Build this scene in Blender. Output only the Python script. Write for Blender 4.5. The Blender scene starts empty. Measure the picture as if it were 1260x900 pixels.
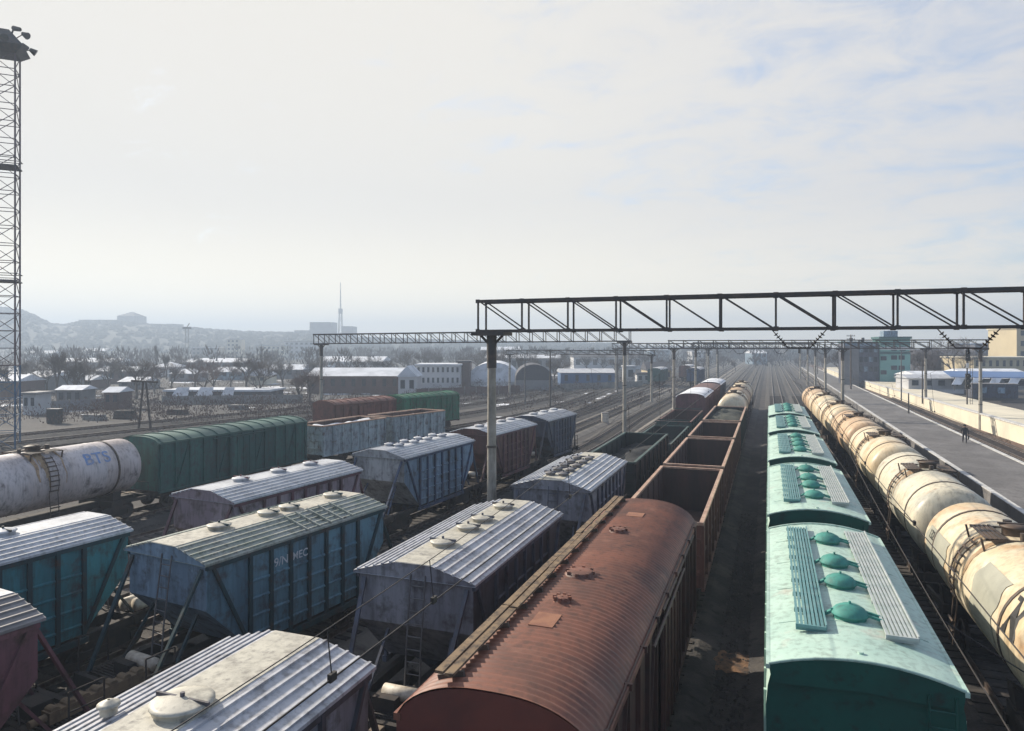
import bpy, math, random
from mathutils import Vector, Matrix, noise
random.seed(11)
PI = math.pi
S = bpy.context.scene
C = S.collection
R = math.radians

# ------------------------------------------------------------------ camera
CAM_H = 9.8
FPX = 860.0
YAW = math.atan(316 / 860)
cd = bpy.data.cameras.new('camera'); cam = bpy.data.objects.new('camera', cd); C.objects.link(cam)
cam.location = (0, 0, CAM_H); cam.rotation_euler = (R(90), 0, YAW)
cd.sensor_width = 36; cd.lens = 36 * FPX / 1260; cd.shift_y = -24 / 1260
cd.clip_start = 0.1; cd.clip_end = 30000
S.camera = cam

# ------------------------------------------------------------------ light
SUN_AZ, SUN_EL = R(-73), R(30)
sd = bpy.data.lights.new('sun', 'SUN'); so = bpy.data.objects.new('sun', sd); C.objects.link(so)
sd.energy = 5.0; sd.angle = R(0.6); sd.color = (1, .91, .77)
sv = Vector((math.sin(SUN_AZ) * math.cos(SUN_EL), math.cos(SUN_AZ) * math.cos(SUN_EL), math.sin(SUN_EL)))
so.rotation_euler = sv.to_track_quat('Z', 'Y').to_euler()
so.location = (-30, 10, 60)
S.view_settings.view_transform = 'Standard'; S.view_settings.look = 'None'
S.view_settings.exposure = 0.66; S.view_settings.gamma = 1
S.render.engine = 'CYCLES'
S.cycles.use_denoising = True
S.cycles.max_bounces = 5; S.cycles.diffuse_bounces = 3; S.cycles.glossy_bounces = 2
S.cycles.volume_bounces = 0; S.cycles.sample_clamp_indirect = 4

world = bpy.data.worlds.new('World'); S.world = world; world.use_nodes = True
nt = world.node_tree; N = nt.nodes; L = nt.links; N.clear()
def nd(t, **k):
    n = N.new(t)
    for a, b in k.items(): setattr(n, a, b)
    return n
def wmath(op, a, b=None, clamp=False):
    n = nd('ShaderNodeMath', operation=op, use_clamp=clamp)
    for i, v in enumerate((a, b)):
        if v is None: continue
        if isinstance(v, (int, float)): n.inputs[i].default_value = v
        else: L.new(v, n.inputs[i])
    return n.outputs[0]
out = nd('ShaderNodeOutputWorld'); bg = nd('ShaderNodeBackground'); bg.inputs[1].default_value = 0.1
sky = nd('ShaderNodeTexSky'); sky.sky_type = 'NISHITA'; sky.sun_disc = False
sky.sun_elevation = SUN_EL; sky.sun_rotation = SUN_AZ; sky.air_density = 1.0; sky.dust_density = 1.5
tc = nd('ShaderNodeTexCoord'); sp = nd('ShaderNodeSeparateXYZ'); L.new(tc.outputs['Generated'], sp.inputs[0])
zc = wmath('MAXIMUM', sp.outputs[2], 0.0)
den = wmath('ADD', zc, 0.22)
cb = nd('ShaderNodeCombineXYZ')
L.new(wmath('DIVIDE', sp.outputs[0], den), cb.inputs[0]); L.new(wmath('DIVIDE', sp.outputs[1], den), cb.inputs[1])
def wnoise(scale, detail, rough, dist, off):
    m = nd('ShaderNodeMapping'); m.inputs['Location'].default_value = (off, off * .7, 0)
    m.inputs['Rotation'].default_value = (0, 0, R(35)); m.inputs['Scale'].default_value = (1, 1.5, 1)
    L.new(cb.outputs[0], m.inputs[0])
    n = nd('ShaderNodeTexNoise'); n.inputs['Scale'].default_value = scale; n.inputs['Detail'].default_value = detail
    n.inputs['Roughness'].default_value = rough; n.inputs['Distortion'].default_value = dist
    L.new(m.outputs[0], n.inputs['Vector']); return n.outputs['Fac']
n1 = wnoise(1.6, 9, .6, .5, 3.1); n2 = wnoise(4.2, 8, .66, .6, 8.4)
# how far a direction lies towards the sun's side of the sky (+1 sun, -1 opposite)
vd = nd('ShaderNodeVectorMath', operation='DOT_PRODUCT'); L.new(tc.outputs['Generated'], vd.inputs[0])
vd.inputs[1].default_value = (math.sin(R(-50)), math.cos(R(-50)), 0)
toward = vd.outputs['Value']
low = wmath('SUBTRACT', 1.0, wmath('MULTIPLY', zc, 3.2), True)
low2 = wmath('POWER', wmath('SUBTRACT', 1.0, wmath('MULTIPLY', zc, 4.5), True), 2.0)
c0 = wmath('ADD', wmath('MULTIPLY', n1, 2.4), wmath('MULTIPLY', n2, 2.6))
c1 = wmath('ADD', c0, wmath('MULTIPLY', toward, 1.5))
c2 = wmath('ADD', c1, wmath('MULTIPLY', low, .35))
cov = nd('ShaderNodeMapRange'); cov.interpolation_type = 'SMOOTHSTEP'
L.new(c2, cov.inputs['Value']); cov.inputs['From Min'].default_value = 2.25; cov.inputs['From Max'].default_value = 3.7
cov.inputs['To Min'].default_value = .26; cov.inputs['To Max'].default_value = 1.0
ramp = nd('ShaderNodeMapRange'); L.new(wmath('ADD', toward, wmath('MULTIPLY', n2, .25)), ramp.inputs['Value'])
ramp.inputs['From Min'].default_value = .15; ramp.inputs['From Max'].default_value = .95
mixc = nd('ShaderNodeMix', data_type='RGBA'); L.new(ramp.outputs[0], mixc.inputs['Factor'])
mixc.inputs[6].default_value = (4.0, 4.08, 4.5, 1); mixc.inputs[7].default_value = (5.65, 5.42, 5.02, 1)
glow = nd('ShaderNodeMix', data_type='RGBA', blend_type='MULTIPLY'); glow.inputs['Factor'].default_value = 1
gl = wmath('ADD', 1.0, wmath('MULTIPLY', low2, 1.5)); gc = nd('ShaderNodeCombineXYZ')
L.new(gl, gc.inputs[0]); L.new(wmath('ADD', wmath('MULTIPLY', low2, -.30), gl), gc.inputs[1]); L.new(wmath('ADD', wmath('MULTIPLY', low2, -1.0), gl), gc.inputs[2])
L.new(mixc.outputs[2], glow.inputs[6]); L.new(gc.outputs[0], glow.inputs[7])
skyb = nd('ShaderNodeMix', data_type='RGBA', blend_type='MULTIPLY'); skyb.inputs['Factor'].default_value = 1
L.new(sky.outputs[0], skyb.inputs[6]); skyb.inputs[7].default_value = (1.0, 1.15, 1.3, 1)
fin = nd('ShaderNodeMix', data_type='RGBA'); L.new(cov.outputs[0], fin.inputs['Factor'])
L.new(skyb.outputs[2], fin.inputs[6]); L.new(glow.outputs[2], fin.inputs[7])
L.new(fin.outputs[2], bg.inputs[0]); L.new(bg.outputs[0], out.inputs[0])

# ------------------------------------------------------------------ helpers
def at(u, Z):
    X = (u - 630) / FPX * Z
    return Vector((X * math.cos(YAW) - Z * math.sin(YAW), X * math.sin(YAW) + Z * math.cos(YAW), 0))
def hz(v, Z): return CAM_H + (426 - v) / FPX * Z

class MB:
    def __init__(s): s.v = []; s.f = []; s.m = []; s.mi = 0; s.sm = []; s.smooth = False
    def add(s, vs, fs):
        b = len(s.v); s.v += [tuple(p) for p in vs]
        for f in fs: s.f.append([b + i for i in f]); s.m.append(s.mi); s.sm.append(s.smooth)
    def box(s, x0, x1, y0, y1, z0, z1):
        s.add([(x0,y0,z0),(x1,y0,z0),(x1,y1,z0),(x0,y1,z0),(x0,y0,z1),(x1,y0,z1),(x1,y1,z1),(x0,y1,z1)],
              [(3,2,1,0),(4,5,6,7),(0,1,5,4),(1,2,6,5),(2,3,7,6),(3,0,4,7)])
    def bar(s, a, b, w, h=None, up=(0,0,1)):
        a, b = Vector(a), Vector(b); h = h or w; d = (b - a).normalized(); u = Vector(up)
        if abs(d.dot(u)) > .98: u = Vector((0,1,0))
        x = d.cross(u).normalized() * w / 2; z = x.cross(d).normalized() * h / 2
        s.add([a-x-z,a+x-z,a+x+z,a-x+z,b-x-z,b+x-z,b+x+z,b-x+z],[(0,1,2,3),(7,6,5,4),(4,5,1,0),(5,6,2,1),(6,7,3,2),(7,4,0,3)])
    def tube(s, a, b, r, r2=None, n=8, caps=True):
        a, b = Vector(a), Vector(b); r2 = r if r2 is None else r2; d = (b - a).normalized()
        u = Vector((0,0,1)) if abs(d.z) < .95 else Vector((0,1,0))
        x = d.cross(u).normalized(); y = x.cross(d)
        vs = [a + (x*math.cos(2*PI*i/n) + y*math.sin(2*PI*i/n))*r for i in range(n)] + [b + (x*math.cos(2*PI*i/n) + y*math.sin(2*PI*i/n))*r2 for i in range(n)]
        fs = [(i,(i+1)%n,n+(i+1)%n,n+i) for i in range(n)]
        t = s.smooth; s.smooth = n > 5; s.add(vs, fs); s.smooth = t
        if caps: s.add(vs, [tuple(range(n))[::-1], tuple(range(n,2*n))])
    def path(s, pts, r, n=6):
        for a, b in zip(pts, pts[1:]): s.tube(a, b, r, n=n, caps=False)
    def lathe(s, prof, axis='z', c=(0,0,0), n=24):
        """prof: (along, radius)"""
        vs = []; k = len(prof)
        for (t, r) in prof:
            for i in range(n):
                a = 2*PI*i/n; p = (r*math.cos(a), r*math.sin(a), t) if axis == 'z' else (r*math.cos(a), t, r*math.sin(a)) if axis == 'y' else (t, r*math.cos(a), r*math.sin(a))
                vs.append((c[0]+p[0], c[1]+p[1], c[2]+p[2]))
        s.add(vs, [(j*n+i, j*n+(i+1)%n, (j+1)*n+(i+1)%n, (j+1)*n+i) for j in range(k-1) for i in range(n)])
    def loft(s, rows, closed=False, caps=False):
        n = len(rows[0]); vs = [p for r in rows for p in r]; q = n if closed else n-1
        s.add(vs, [(j*n+i, j*n+(i+1)%n, (j+1)*n+(i+1)%n, (j+1)*n+i) for j in range(len(rows)-1) for i in range(q)])
        if caps:
            t = s.smooth; s.smooth = False
            s.add(rows[0], [tuple(range(n))[::-1]]); s.add(rows[-1], [tuple(range(n))]); s.smooth = t
    def prism(s, poly, axis, a, b):
        """poly in the plane across axis, extruded a..b. axis x: (y,z); y: (x,z); z: (x,y)"""
        P = lambda p, t: (t,p[0],p[1]) if axis == 'x' else (p[0],t,p[1]) if axis == 'y' else (p[0],p[1],t)
        s.loft([[P(p, a) for p in poly], [P(p, b) for p in poly]], True, True)
    def mesh(s, name, mats):
        me = bpy.data.meshes.new(name); me.from_pydata(s.v, [], s.f)
        for m in (mats if isinstance(mats, (list, tuple)) else [mats]): me.materials.append(m)
        me.polygons.foreach_set('material_index', s.m); me.polygons.foreach_set('use_smooth', s.sm); me.update()
        return me
    def build(s, name, mats, parent=None):
        return link(name, s.mesh(name, mats), parent)
def link(name, me, parent=None):
    o = bpy.data.objects.new(name, me); C.objects.link(o)
    if parent is not None: o.parent = parent
    return o
def tag(o, label=None, cat=None, group=None, kind=None):
    for k, v in (('label', label), ('category', cat), ('group', group), ('kind', kind)):
        if v: o[k] = v
    return o
def empty(name, label, cat, loc=(0,0,0), rz=0, group=None):
    o = bpy.data.objects.new(name, None); C.objects.link(o); o.location = loc; o.rotation_euler = (0,0,rz)
    o.empty_display_size = .3
    return tag(o, label, cat, group)
def copy_tree(o, parent=None):
    c = o.copy(); C.objects.link(c)
    if parent is not None: c.parent = parent
    for ch in list(o.children): copy_tree(ch, c)
    return c

# ------------------------------------------------------------------ materials
def mat(name, col, col2=None, scale=1.2, lo=.42, hi=.66, rough=.6, metal=0., streak=False, col3=None, s3=6., lo3=.55, hi3=.7, bump=0., bscale=30., spec=.5, grime=0.):
    m = bpy.data.materials.new(name); m.use_nodes = True; t = m.node_tree; n = t.nodes; l = t.links
    b = n['Principled BSDF']; b.inputs['Roughness'].default_value = rough; b.inputs['Metallic'].default_value = metal
    b.inputs['Specular IOR Level'].default_value = spec
    c4 = lambda c: (c[0], c[1], c[2], 1)
    b.inputs['Base Color'].default_value = c4(col)
    g = n.new('ShaderNodeNewGeometry'); src = g.outputs['Position']
    def nz(sc, det=6, strk=False):
        mp = n.new('ShaderNodeMapping'); l.new(src, mp.inputs[0]); mp.inputs['Scale'].default_value = (1,1,.14) if strk else (1,1,1)
        x = n.new('ShaderNodeTexNoise'); x.inputs['Scale'].default_value = sc; x.inputs['Detail'].default_value = det; x.inputs['Roughness'].default_value = .62
        l.new(mp.outputs[0], x.inputs['Vector']); return x.outputs['Fac']
    def mx(prev, c, fac, lo, hi):
        r = n.new('ShaderNodeMapRange'); l.new(fac, r.inputs['Value']); r.inputs['From Min'].default_value = lo; r.inputs['From Max'].default_value = hi
        q = n.new('ShaderNodeMix'); q.data_type = 'RGBA'; l.new(r.outputs[0], q.inputs['Factor'])
        if isinstance(prev, tuple): q.inputs[6].default_value = c4(prev)
        else: l.new(prev, q.inputs[6])
        q.inputs[7].default_value = c4(c); return q.outputs[2]
    cur = col
    if col2: cur = mx(cur, col2, nz(scale, 7, streak), lo, hi)
    if col3: cur = mx(cur, col3, nz(s3, 8), lo3, hi3)
    if grime:   # fine soot and rust runs
        g1 = nz(7., 9, True); g2 = nz(1.1, 5)
        a = n.new('ShaderNodeMath'); a.operation = 'MULTIPLY_ADD'; l.new(g2, a.inputs[0]); a.inputs[1].default_value = .5; l.new(g1, a.inputs[2])
        cur = mx(cur, (.028,.022,.019), a.outputs[0], .72, .72+.62*(1.3-grime))
    if not isinstance(cur, tuple): l.new(cur, b.inputs['Base Color'])
    if bump:
        bp = n.new('ShaderNodeBump'); bp.inputs['Strength'].default_value = bump; bp.inputs['Distance'].default_value = .05
        l.new(nz(bscale, 4), bp.inputs['Height']); l.new(bp.outputs[0], b.inputs['Normal'])
    return m
M = {}
M['ground'] = mat('dark_ballast_ground', (.032,.028,.027), (.062,.053,.048), .35, col3=(.10,.09,.085), s3=3.0, lo3=.6, hi3=.75, rough=.95, bump=.6, bscale=9)
M['ballast'] = mat('oily_track_ballast', (.04,.036,.034), (.085,.075,.066), .8, col3=(.018,.016,.016), s3=2.2, rough=.95, bump=.9, bscale=14)
M['ballast_pale'] = mat('pale_track_ballast', (.13,.115,.098), (.21,.19,.165), .3, col3=(.06,.05,.045), s3=1.3, rough=.95, bump=.7, bscale=12)
M['sleeper'] = mat('tarred_sleeper', (.035,.028,.024), (.075,.065,.058), 3, rough=.9)
M['rail'] = mat('worn_rail_steel', (.20,.17,.15), (.10,.055,.035), 2.5, rough=.38, metal=.65)
M['snow'] = mat('dirty_snow', (.72,.74,.78), (.45,.46,.48), .6, rough=.8)
M['snowroof'] = mat('snow_dusted_roofing', (.62,.64,.68), (.38,.40,.43), .25, rough=.85)
M['roofgrey'] = mat('galvanised_roof_sheet', (.48,.485,.51), (.35,.36,.385), 1.3, col3=(.15,.145,.145), s3=3.5, lo3=.56, hi3=.76, rough=.48, metal=.12, grime=0.5)
M['rooflight'] = mat('pale_roof_centre_strip', (.50,.47,.39), (.37,.345,.29), 1.8, col3=(.2,.185,.165), s3=6, lo3=.56, hi3=.72, rough=.55, grime=0.45)
M['roofgreen'] = mat('mossy_roof_sheet', (.33,.345,.31), (.20,.235,.195), 1.6, col3=(.11,.10,.085), s3=4, lo3=.58, hi3=.74, rough=.6, grime=0.6)
M['roofwhite'] = mat('white_roof_sheet', (.52,.53,.55), (.38,.39,.42), .9, col3=(.25,.24,.24), s3=5, lo3=.62, hi3=.78, rough=.5, grime=0.35)
M['roofdark'] = mat('grimy_roof_sheet', (.22,.21,.21), (.12,.11,.11), 1.2, rough=.6)
def wag(name, a, b, c=(.06,.035,.025), sc=.9): return mat(name, a, b, sc, lo=.38, hi=.6, streak=True, col3=c, s3=2.6, lo3=.5, hi3=.72, rough=.6, grime=.55)
M['blue'] = wag('weathered_blue_paint', (.13,.265,.33), (.07,.14,.185), (.06,.06,.065))
M['paleblue'] = wag('faded_blue_paint', (0.240,0.336,0.432), (0.136,0.200,0.264), (.06,.065,.07))
M['teal'] = wag('weathered_teal_paint', (0.041,0.223,0.250), (0.027,0.101,0.128), (.05,.055,.055))
M['tealdk'] = wag('dark_teal_steel', (.012,.045,.055), (.018,.05,.06))
M['lilac'] = wag('faded_lilac_grey_paint', (.265,.27,.30), (.165,.165,.19), (.06,.05,.05))
M['lilacdk'] = wag('dark_violet_grey_paint', (.085,.08,.098), (.052,.05,.06), (.05,.04,.036))
M['mauve'] = wag('dusty_mauve_paint', (0.340,0.272,0.297), (0.221,0.170,0.196))
M['maroon'] = wag('dull_maroon_paint', (0.168,0.070,0.084), (0.098,0.045,0.056))
M['brownw'] = wag('brown_oxide_paint', (0.182,0.077,0.059), (0.105,0.049,0.042))
M['slate'] = wag('slate_grey_paint', (0.093,0.105,0.145), (0.060,0.068,0.093))
M['navy'] = wag('navy_blue_paint', (0.063,0.099,0.180), (0.036,0.058,0.108))
M['silver'] = wag('silver_grey_paint', (0.416,0.429,0.436), (0.247,0.260,0.267), (.10,.09,.085))
M['rustroof'] = mat('red_oxide_roof', (.20,.075,.045), (.10,.043,.03), .5, col3=(.25,.115,.075), s3=1.3, lo3=.54, hi3=.76, rough=.58, grime=0.5)
M['rustside'] = wag('red_oxide_side', (.085,.032,.022), (.05,.022,.017), (.025,.018,.016))
M['rustend'] = mat('red_oxide_end', (.16,.042,.028), (.11,.032,.024), 1.2, rough=.6)
M['gond'] = mat('rusty_gondola_steel', (.13,.058,.042), (.075,.035,.028), 1.0, streak=True, col3=(.23,.12,.085), s3=3, lo3=.57, hi3=.76, rough=.7, grime=0.5)
M['gondin'] = mat('rusty_gondola_inside', (.075,.038,.029), (.038,.022,.018), .8, streak=True, rough=.8, grime=0.5)
M['rim'] = mat('pale_top_rail', (.46,.31,.22), (.30,.17,.12), 3, rough=.6)  # beige tone, lighter than the rusty gondola steel
M['patch'] = mat('orange_primer_patch', (.27,.12,.065), (.19,.075,.045), 4, rough=.7)
M['plank'] = mat('weathered_planks', (.22,.15,.085), (.12,.08,.05), 3, col3=(.05,.035,.025), s3=7, lo3=.48, hi3=.66, rough=.85)
M['mint'] = mat('sun_bleached_mint_paint', (.43,.575,.49), (.35,.50,.43), .7, col3=(.52,.47,.40), s3=1.5, lo3=.58, hi3=.78, rough=.5, grime=0.32, bump=.35, bscale=1.4)
M['green'] = mat('deep_green_paint', (.001,.075,.056), (.001,.05,.04), .8, col3=(.008,.025,.022), s3=3, rough=.5)
M['greenhatch'] = mat('teal_green_hatch_paint', (.05,.25,.205), (.04,.18,.15), 4, rough=.7, grime=.3)
M['gridteal'] = mat('teal_grating', (.10,.24,.25), (.16,.29,.29), 3, rough=.55)
M['gridgrey'] = mat('grey_grating', (.40,.43,.42), (.28,.33,.32), 3, rough=.55)
M['boxgreen'] = wag('bottle_green_paint', (.026,.115,.10), (.016,.07,.065), (.03,.045,.042))
M['boxgreenroof'] = mat('green_wagon_roof', (.05,.12,.10), (.03,.085,.07), 1, rough=.5)
M['ctrgreen'] = wag('bright_green_paint', (.02,.17,.09), (.015,.12,.065))
M['ctrred'] = wag('red_brown_paint', (.19,.07,.055), (.12,.05,.04))
M['gondblue'] = wag('pale_blue_grey_paint', (.40,.48,.50), (.23,.28,.30), (.14,.10,.08))
M['gonddk'] = wag('dark_green_gondola_paint', (.012,.022,.018), (.009,.015,.014), (.03,.02,.018))
M['gonteal'] = wag('faded_teal_gondola_paint', (0.048,0.102,0.090), (0.034,0.066,0.060))
M['coal'] = mat('coal_load', (.012,.012,.013), (.025,.024,.024), 4, rough=.85, bump=1, bscale=6)
M['gravel'] = mat('dark_mineral_load', (.03,.034,.026), (.06,.06,.045), 2, rough=.95, bump=1, bscale=6)
M['tank'] = mat('cream_tank_paint', (.64,.56,.41), (.55,.41,.24), .42, lo=.42, hi=.66, col3=(.46,.24,.10), s3=.9, lo3=.52, hi3=.76, rough=.42, grime=0.2)
M['tankb'] = mat('rust_streaked_tank_paint', (.55,.41,.27), (.44,.27,.145), .5, col3=(.20,.10,.055), s3=1.4, lo3=.55, hi3=.78, rough=.5, grime=0.4)
M['tankgrey'] = mat('grey_patched_tank_paint', (.60,.54,.41), (.40,.385,.32), .35, lo=.45, hi=.6, col3=(.40,.20,.09), s3=1.2, lo3=.6, hi3=.78, rough=.45, grime=0.45)
M['tankpink'] = mat('dusty_pinkish_tank_paint', (.56,.51,.50), (.40,.34,.32), .6, streak=True, col3=(.075,.05,.05), s3=1.1, lo3=.57, hi3=.74, rough=.5, grime=0.6)
M['tanktop'] = mat('pale_tank_topside', (.62,.57,.46), (.45,.38,.28), 1, rough=.6)
M['spill'] = mat('dried_brown_spill', (.30,.185,.10), (.42,.31,.19), 3, col3=(.13,.08,.05), s3=5, lo3=.55, hi3=.7, rough=.5)
M['oil'] = mat('oil_stained_steel', (.05,.038,.03), (.11,.07,.045), 3, rough=.6)
M['frame'] = mat('grimy_underframe', (.022,.019,.018), (.05,.036,.028), 2, rough=.85)
M['wheel'] = mat('wheel_steel', (.05,.042,.038), (.09,.06,.045), 5, rough=.55, metal=.4)
M['coupler'] = mat('rusty_cast_coupler', (.20,.15,.10), (.09,.06,.045), 5, rough=.75)
M['pale'] = mat('chalky_white_metal', (.62,.56,.46), (.36,.30,.23), 4, rough=.6)
M['black'] = mat('stencil_black', (.012,.011,.011), (.03,.026,.024), 8, rough=.6)
M['white'] = mat('stencil_white', (.6,.62,.64), (.35,.4,.43), 9, rough=.7)
M['bluetext'] = mat('faded_blue_lettering', (.16,.27,.50), (.26,.30,.42), 3, rough=.6)
M['steel'] = mat('dark_painted_steel', (.042,.038,.036), (.085,.062,.05), 2.2, rough=.6)
M['steelgrey'] = mat('grey_galvanised_steel', (.12,.12,.125), (.075,.07,.07), 2, rough=.6)
M['steelblue'] = mat('blue_mast_paint', (.03,.10,.19), (.02,.06,.12), 2, rough=.6)
M['steelred'] = mat('faded_mast_paint', (.12,.085,.095), (.08,.05,.055), 2, rough=.7)
M['pole'] = mat('weathered_concrete_pole', (.36,.33,.28), (.25,.23,.19), 1.2, rough=.9, grime=0.3)
M['insul'] = mat('brown_porcelain', (.025,.018,.016), (.04,.03,.026), 5, rough=.25)
M['wire'] = mat('oxidised_wire', (.025,.022,.02), (.04,.03,.025), 5, rough=.6)
M['asphalt'] = mat('worn_platform_asphalt', (.115,.108,.105), (.175,.165,.16), .25, col3=(.085,.08,.078), s3=.9, rough=.9, bump=.2, bscale=20, grime=0.5)
M['edge'] = mat('whitewashed_platform_edge', (.55,.54,.52), (.36,.35,.33), 2, rough=.85)
M['concrete'] = mat('stained_concrete', (.24,.23,.215), (.15,.145,.135), .6, rough=.9)
M['rustbed'] = mat('rusty_earth', (.11,.06,.042), (.075,.05,.04), .4, col3=(.05,.055,.03), s3=1, rough=.95)
M['cream'] = mat('cream_render', (.66,.60,.46), (.52,.47,.37), .2, rough=.85)
M['yellow'] = mat('yellow_render', (.50,.42,.27), (.42,.35,.23), .1, rough=.85)
M['whitewall'] = mat('white_render', (.50,.50,.50), (.36,.36,.37), .15, rough=.85)
M['brick'] = mat('dull_red_brick', (.115,.065,.058), (.085,.052,.05), .3, col3=(.14,.10,.09), s3=1.5, rough=.9)
M['greywall'] = mat('grey_render', (.19,.19,.20), (.12,.12,.125), .2, rough=.9)
M['darkwall'] = mat('dark_slate_cladding', (.05,.05,.062), (.035,.035,.045), .3, rough=.8)
M['bluewall'] = mat('blue_sheet_cladding', (.05,.115,.24), (.035,.08,.18), .2, rough=.55)
M['tealwall'] = mat('teal_tiled_cladding', (.15,.33,.30), (.11,.26,.245), .3, rough=.5)
M['tealdark'] = mat('dark_teal_band', (.03,.095,.095), (.02,.07,.07), .5, rough=.5)
M['bluecanopy'] = mat('blue_canopy_sheet', (.075,.15,.32), (.05,.11,.25), .3, rough=.45)
M['glass'] = mat('dark_window_glass', (.025,.035,.045), (.04,.05,.065), 1, rough=.12)
M['earth'] = mat('winter_scrub_ground', (.032,.030,.032), (.06,.056,.058), .06, col3=(.02,.019,.021), s3=.3, lo3=.46, hi3=.6, grime=.5, rough=.95)
M['bark'] = mat('bare_bark', (.06,.045,.038), (.09,.07,.06), 2, rough=.9)
M['twig'] = mat('bare_twigs', (.085,.06,.05), (.06,.045,.04), 1, rough=.9)
M['twigred'] = mat('reddish_winter_twigs', (.13,.075,.06), (.085,.055,.048), 1, rough=.9)
M['hill'] = mat('wooded_hill', (.03,.035,.032), (.04,.042,.036), .01, rough=.95)
M['scrub'] = mat('dry_grass', (.12,.115,.06), (.08,.07,.04), 1, rough=.95)
M['cloth'] = mat('black_winter_coat', (.012,.012,.015), (.02,.02,.024), 9, rough=.85)
M['trouser'] = mat('dark_trousers', (.022,.022,.03), (.03,.03,.036), 9, rough=.85)
M['skin'] = mat('skin', (.45,.27,.2), None, rough=.6)
M['hair'] = mat('dark_hair', (.02,.014,.011), None, rough=.7)
M['signalwhite'] = mat('signal_white', (.6,.6,.6), None, rough=.6)

# ------------------------------------------------------------------ haze
HB = MB(); HB.box(-2300, 2300, -2300, 2300, -3, 98)
hm = bpy.data.materials.new('winter_haze'); hm.use_nodes = True; hn = hm.node_tree.nodes; hn.clear()
ho = hn.new('ShaderNodeOutputMaterial'); hv = hn.new('ShaderNodeVolumePrincipled')
hv.inputs['Color'].default_value = (.63, .755, .93, 1); hv.inputs['Density'].default_value = .00108; hv.inputs['Anisotropy'].default_value = .18
hm.node_tree.links.new(hv.outputs[0], ho.inputs['Volume'])
tag(HB.build('haze', hm), 'pale blue winter haze over the whole railway yard and city', 'haze', kind='stuff')

# ------------------------------------------------------------------ ground and hills
GZ = -.45
g = MB(); g.add([(-2250,-2250,GZ),(2250,-2250,GZ),(2250,2250,GZ),(-2250,2250,GZ)], [(0,1,2,3)])
tag(g.build('ground', M['ground']), 'dark ballast and dirt ground of the rail yard', 'ground', kind='structure')
def sheet(name, pts, z, m, label):
    q = MB(); q.add([(x,y,z) for x,y in pts], [tuple(range(len(pts)))]); return tag(q.build(name, m), label, 'ground', kind='structure')
pq = lambda u, Z: tuple(at(u, Z)[:2])
sheet('waste_ground', [pq(-500,130), pq(300,105), pq(700,120), pq(860,240), pq(940,900), pq(-700,900)], GZ+.01, M['earth'], 'brown winter waste ground beyond the tracks')
def prof(u, P):
    for (a, b), (c, d) in zip(P, P[1:]):
        if a <= u <= c: return b + (d-b)*(u-a)/(c-a)
    return P[0][1] if u < P[0][0] else P[-1][1]
RIDGE = [(-300,372),(-60,372),(28,383),(45,391),(62,399),(76,401),(98,397),(150,396),(200,402),(300,409),(400,411),(440,416),(560,420),(700,423),(900,425)]
hb = MB(); rows = []
for k in range(15):
    Z = 560 + k*49; row = []
    for i in range(61):
        u = -300 + i*20; t = min(1, max(0, (Z-560)/390)); t = t*t*(3-2*t)
        h = GZ - .1 + (hz(prof(u, RIDGE)+2, 950) - GZ) * t; h += noise.noise(Vector((u*.03, Z*.01, 0)))*4*t
        p = at(u, Z); row.append((p.x, p.y, h))
    rows.append(row)
hb.smooth = True; hb.loft(rows)
tag(hb.build('hills', M['hill']), 'long hazy wooded hill on the left skyline', 'hill', kind='structure')
# hillside wood: rough clumps
def clump(b, c, r, h, n=7):
    rows = []; ph = random.random()*6
    for j in range(4):
        t = j/3; rr = r*(math.sin(PI*(.12+.80*t)))*random.uniform(.8,1.15)
        rows.append([(c[0]+rr*random.uniform(.7,1.25)*math.cos(ph+2*PI*i/n), c[1]+rr*random.uniform(.7,1.25)*math.sin(ph+2*PI*i/n), c[2]+h*t*random.uniform(.9,1.1)) for i in range(n)])
    b.loft(rows, True, True)
def spray(b, c, r, h, n):
    for _ in range(n):
        a = random.random()*2*PI; e = random.random(); rr = r*math.sqrt(random.random())*(.45+.55*math.sin(PI*min(1,e+.15)))
        x, y, z = c[0]+rr*math.cos(a), c[1]+rr*math.sin(a), c[2]+h*(.15+.85*e)
        w = r*.05; ll = h*.16; dx, dy = math.cos(a)*ll*.4, math.sin(a)*ll*.4
        b.add([(x-w,y,z-ll*.5),(x+w,y+w,z-ll*.5),(x+dx,y+dy,z+ll*.7)], [(0,1,2)])
hw = MB()
for _ in range(5200):
    u = random.uniform(-60, 760); Z = random.uniform(640, 1050) if random.random() < .6 else random.uniform(930,975)
    t = min(1, max(0, (Z-560)/390)); t = t*t*(3-2*t)
    z = (hz(prof(u, RIDGE)+2, 950))*t - 3; p = at(u, Z); s_ = random.uniform(.6, 1.2)
    clump(hw, (p.x, p.y, z), 4.5*s_, 6*s_)
tag(hw.build('hillside_wood', M['hill']), 'far off wood covering the hazy hill', 'wood', kind='stuff')
fw = MB()
for _ in range(900):
    q_ = random.random()
    if q_ < .62: u = random.uniform(380, 1120); Z = random.uniform(330, 700)
    else: u = random.uniform(-40, 700); Z = random.uniform(260, 620)
    if _ % 4 == 0: u = random.uniform(840, 1075); Z = random.uniform(430, 800)
    p = at(u, Z); s_ = random.uniform(.6, 1.15); spray(fw, (p.x, p.y, -1), 4.5*s_, 9.5*s_, 46)
tag(fw.build('distant_wood', M['twig']), 'hazy belt of bare winter trees along the horizon', 'wood', kind='stuff')

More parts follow.
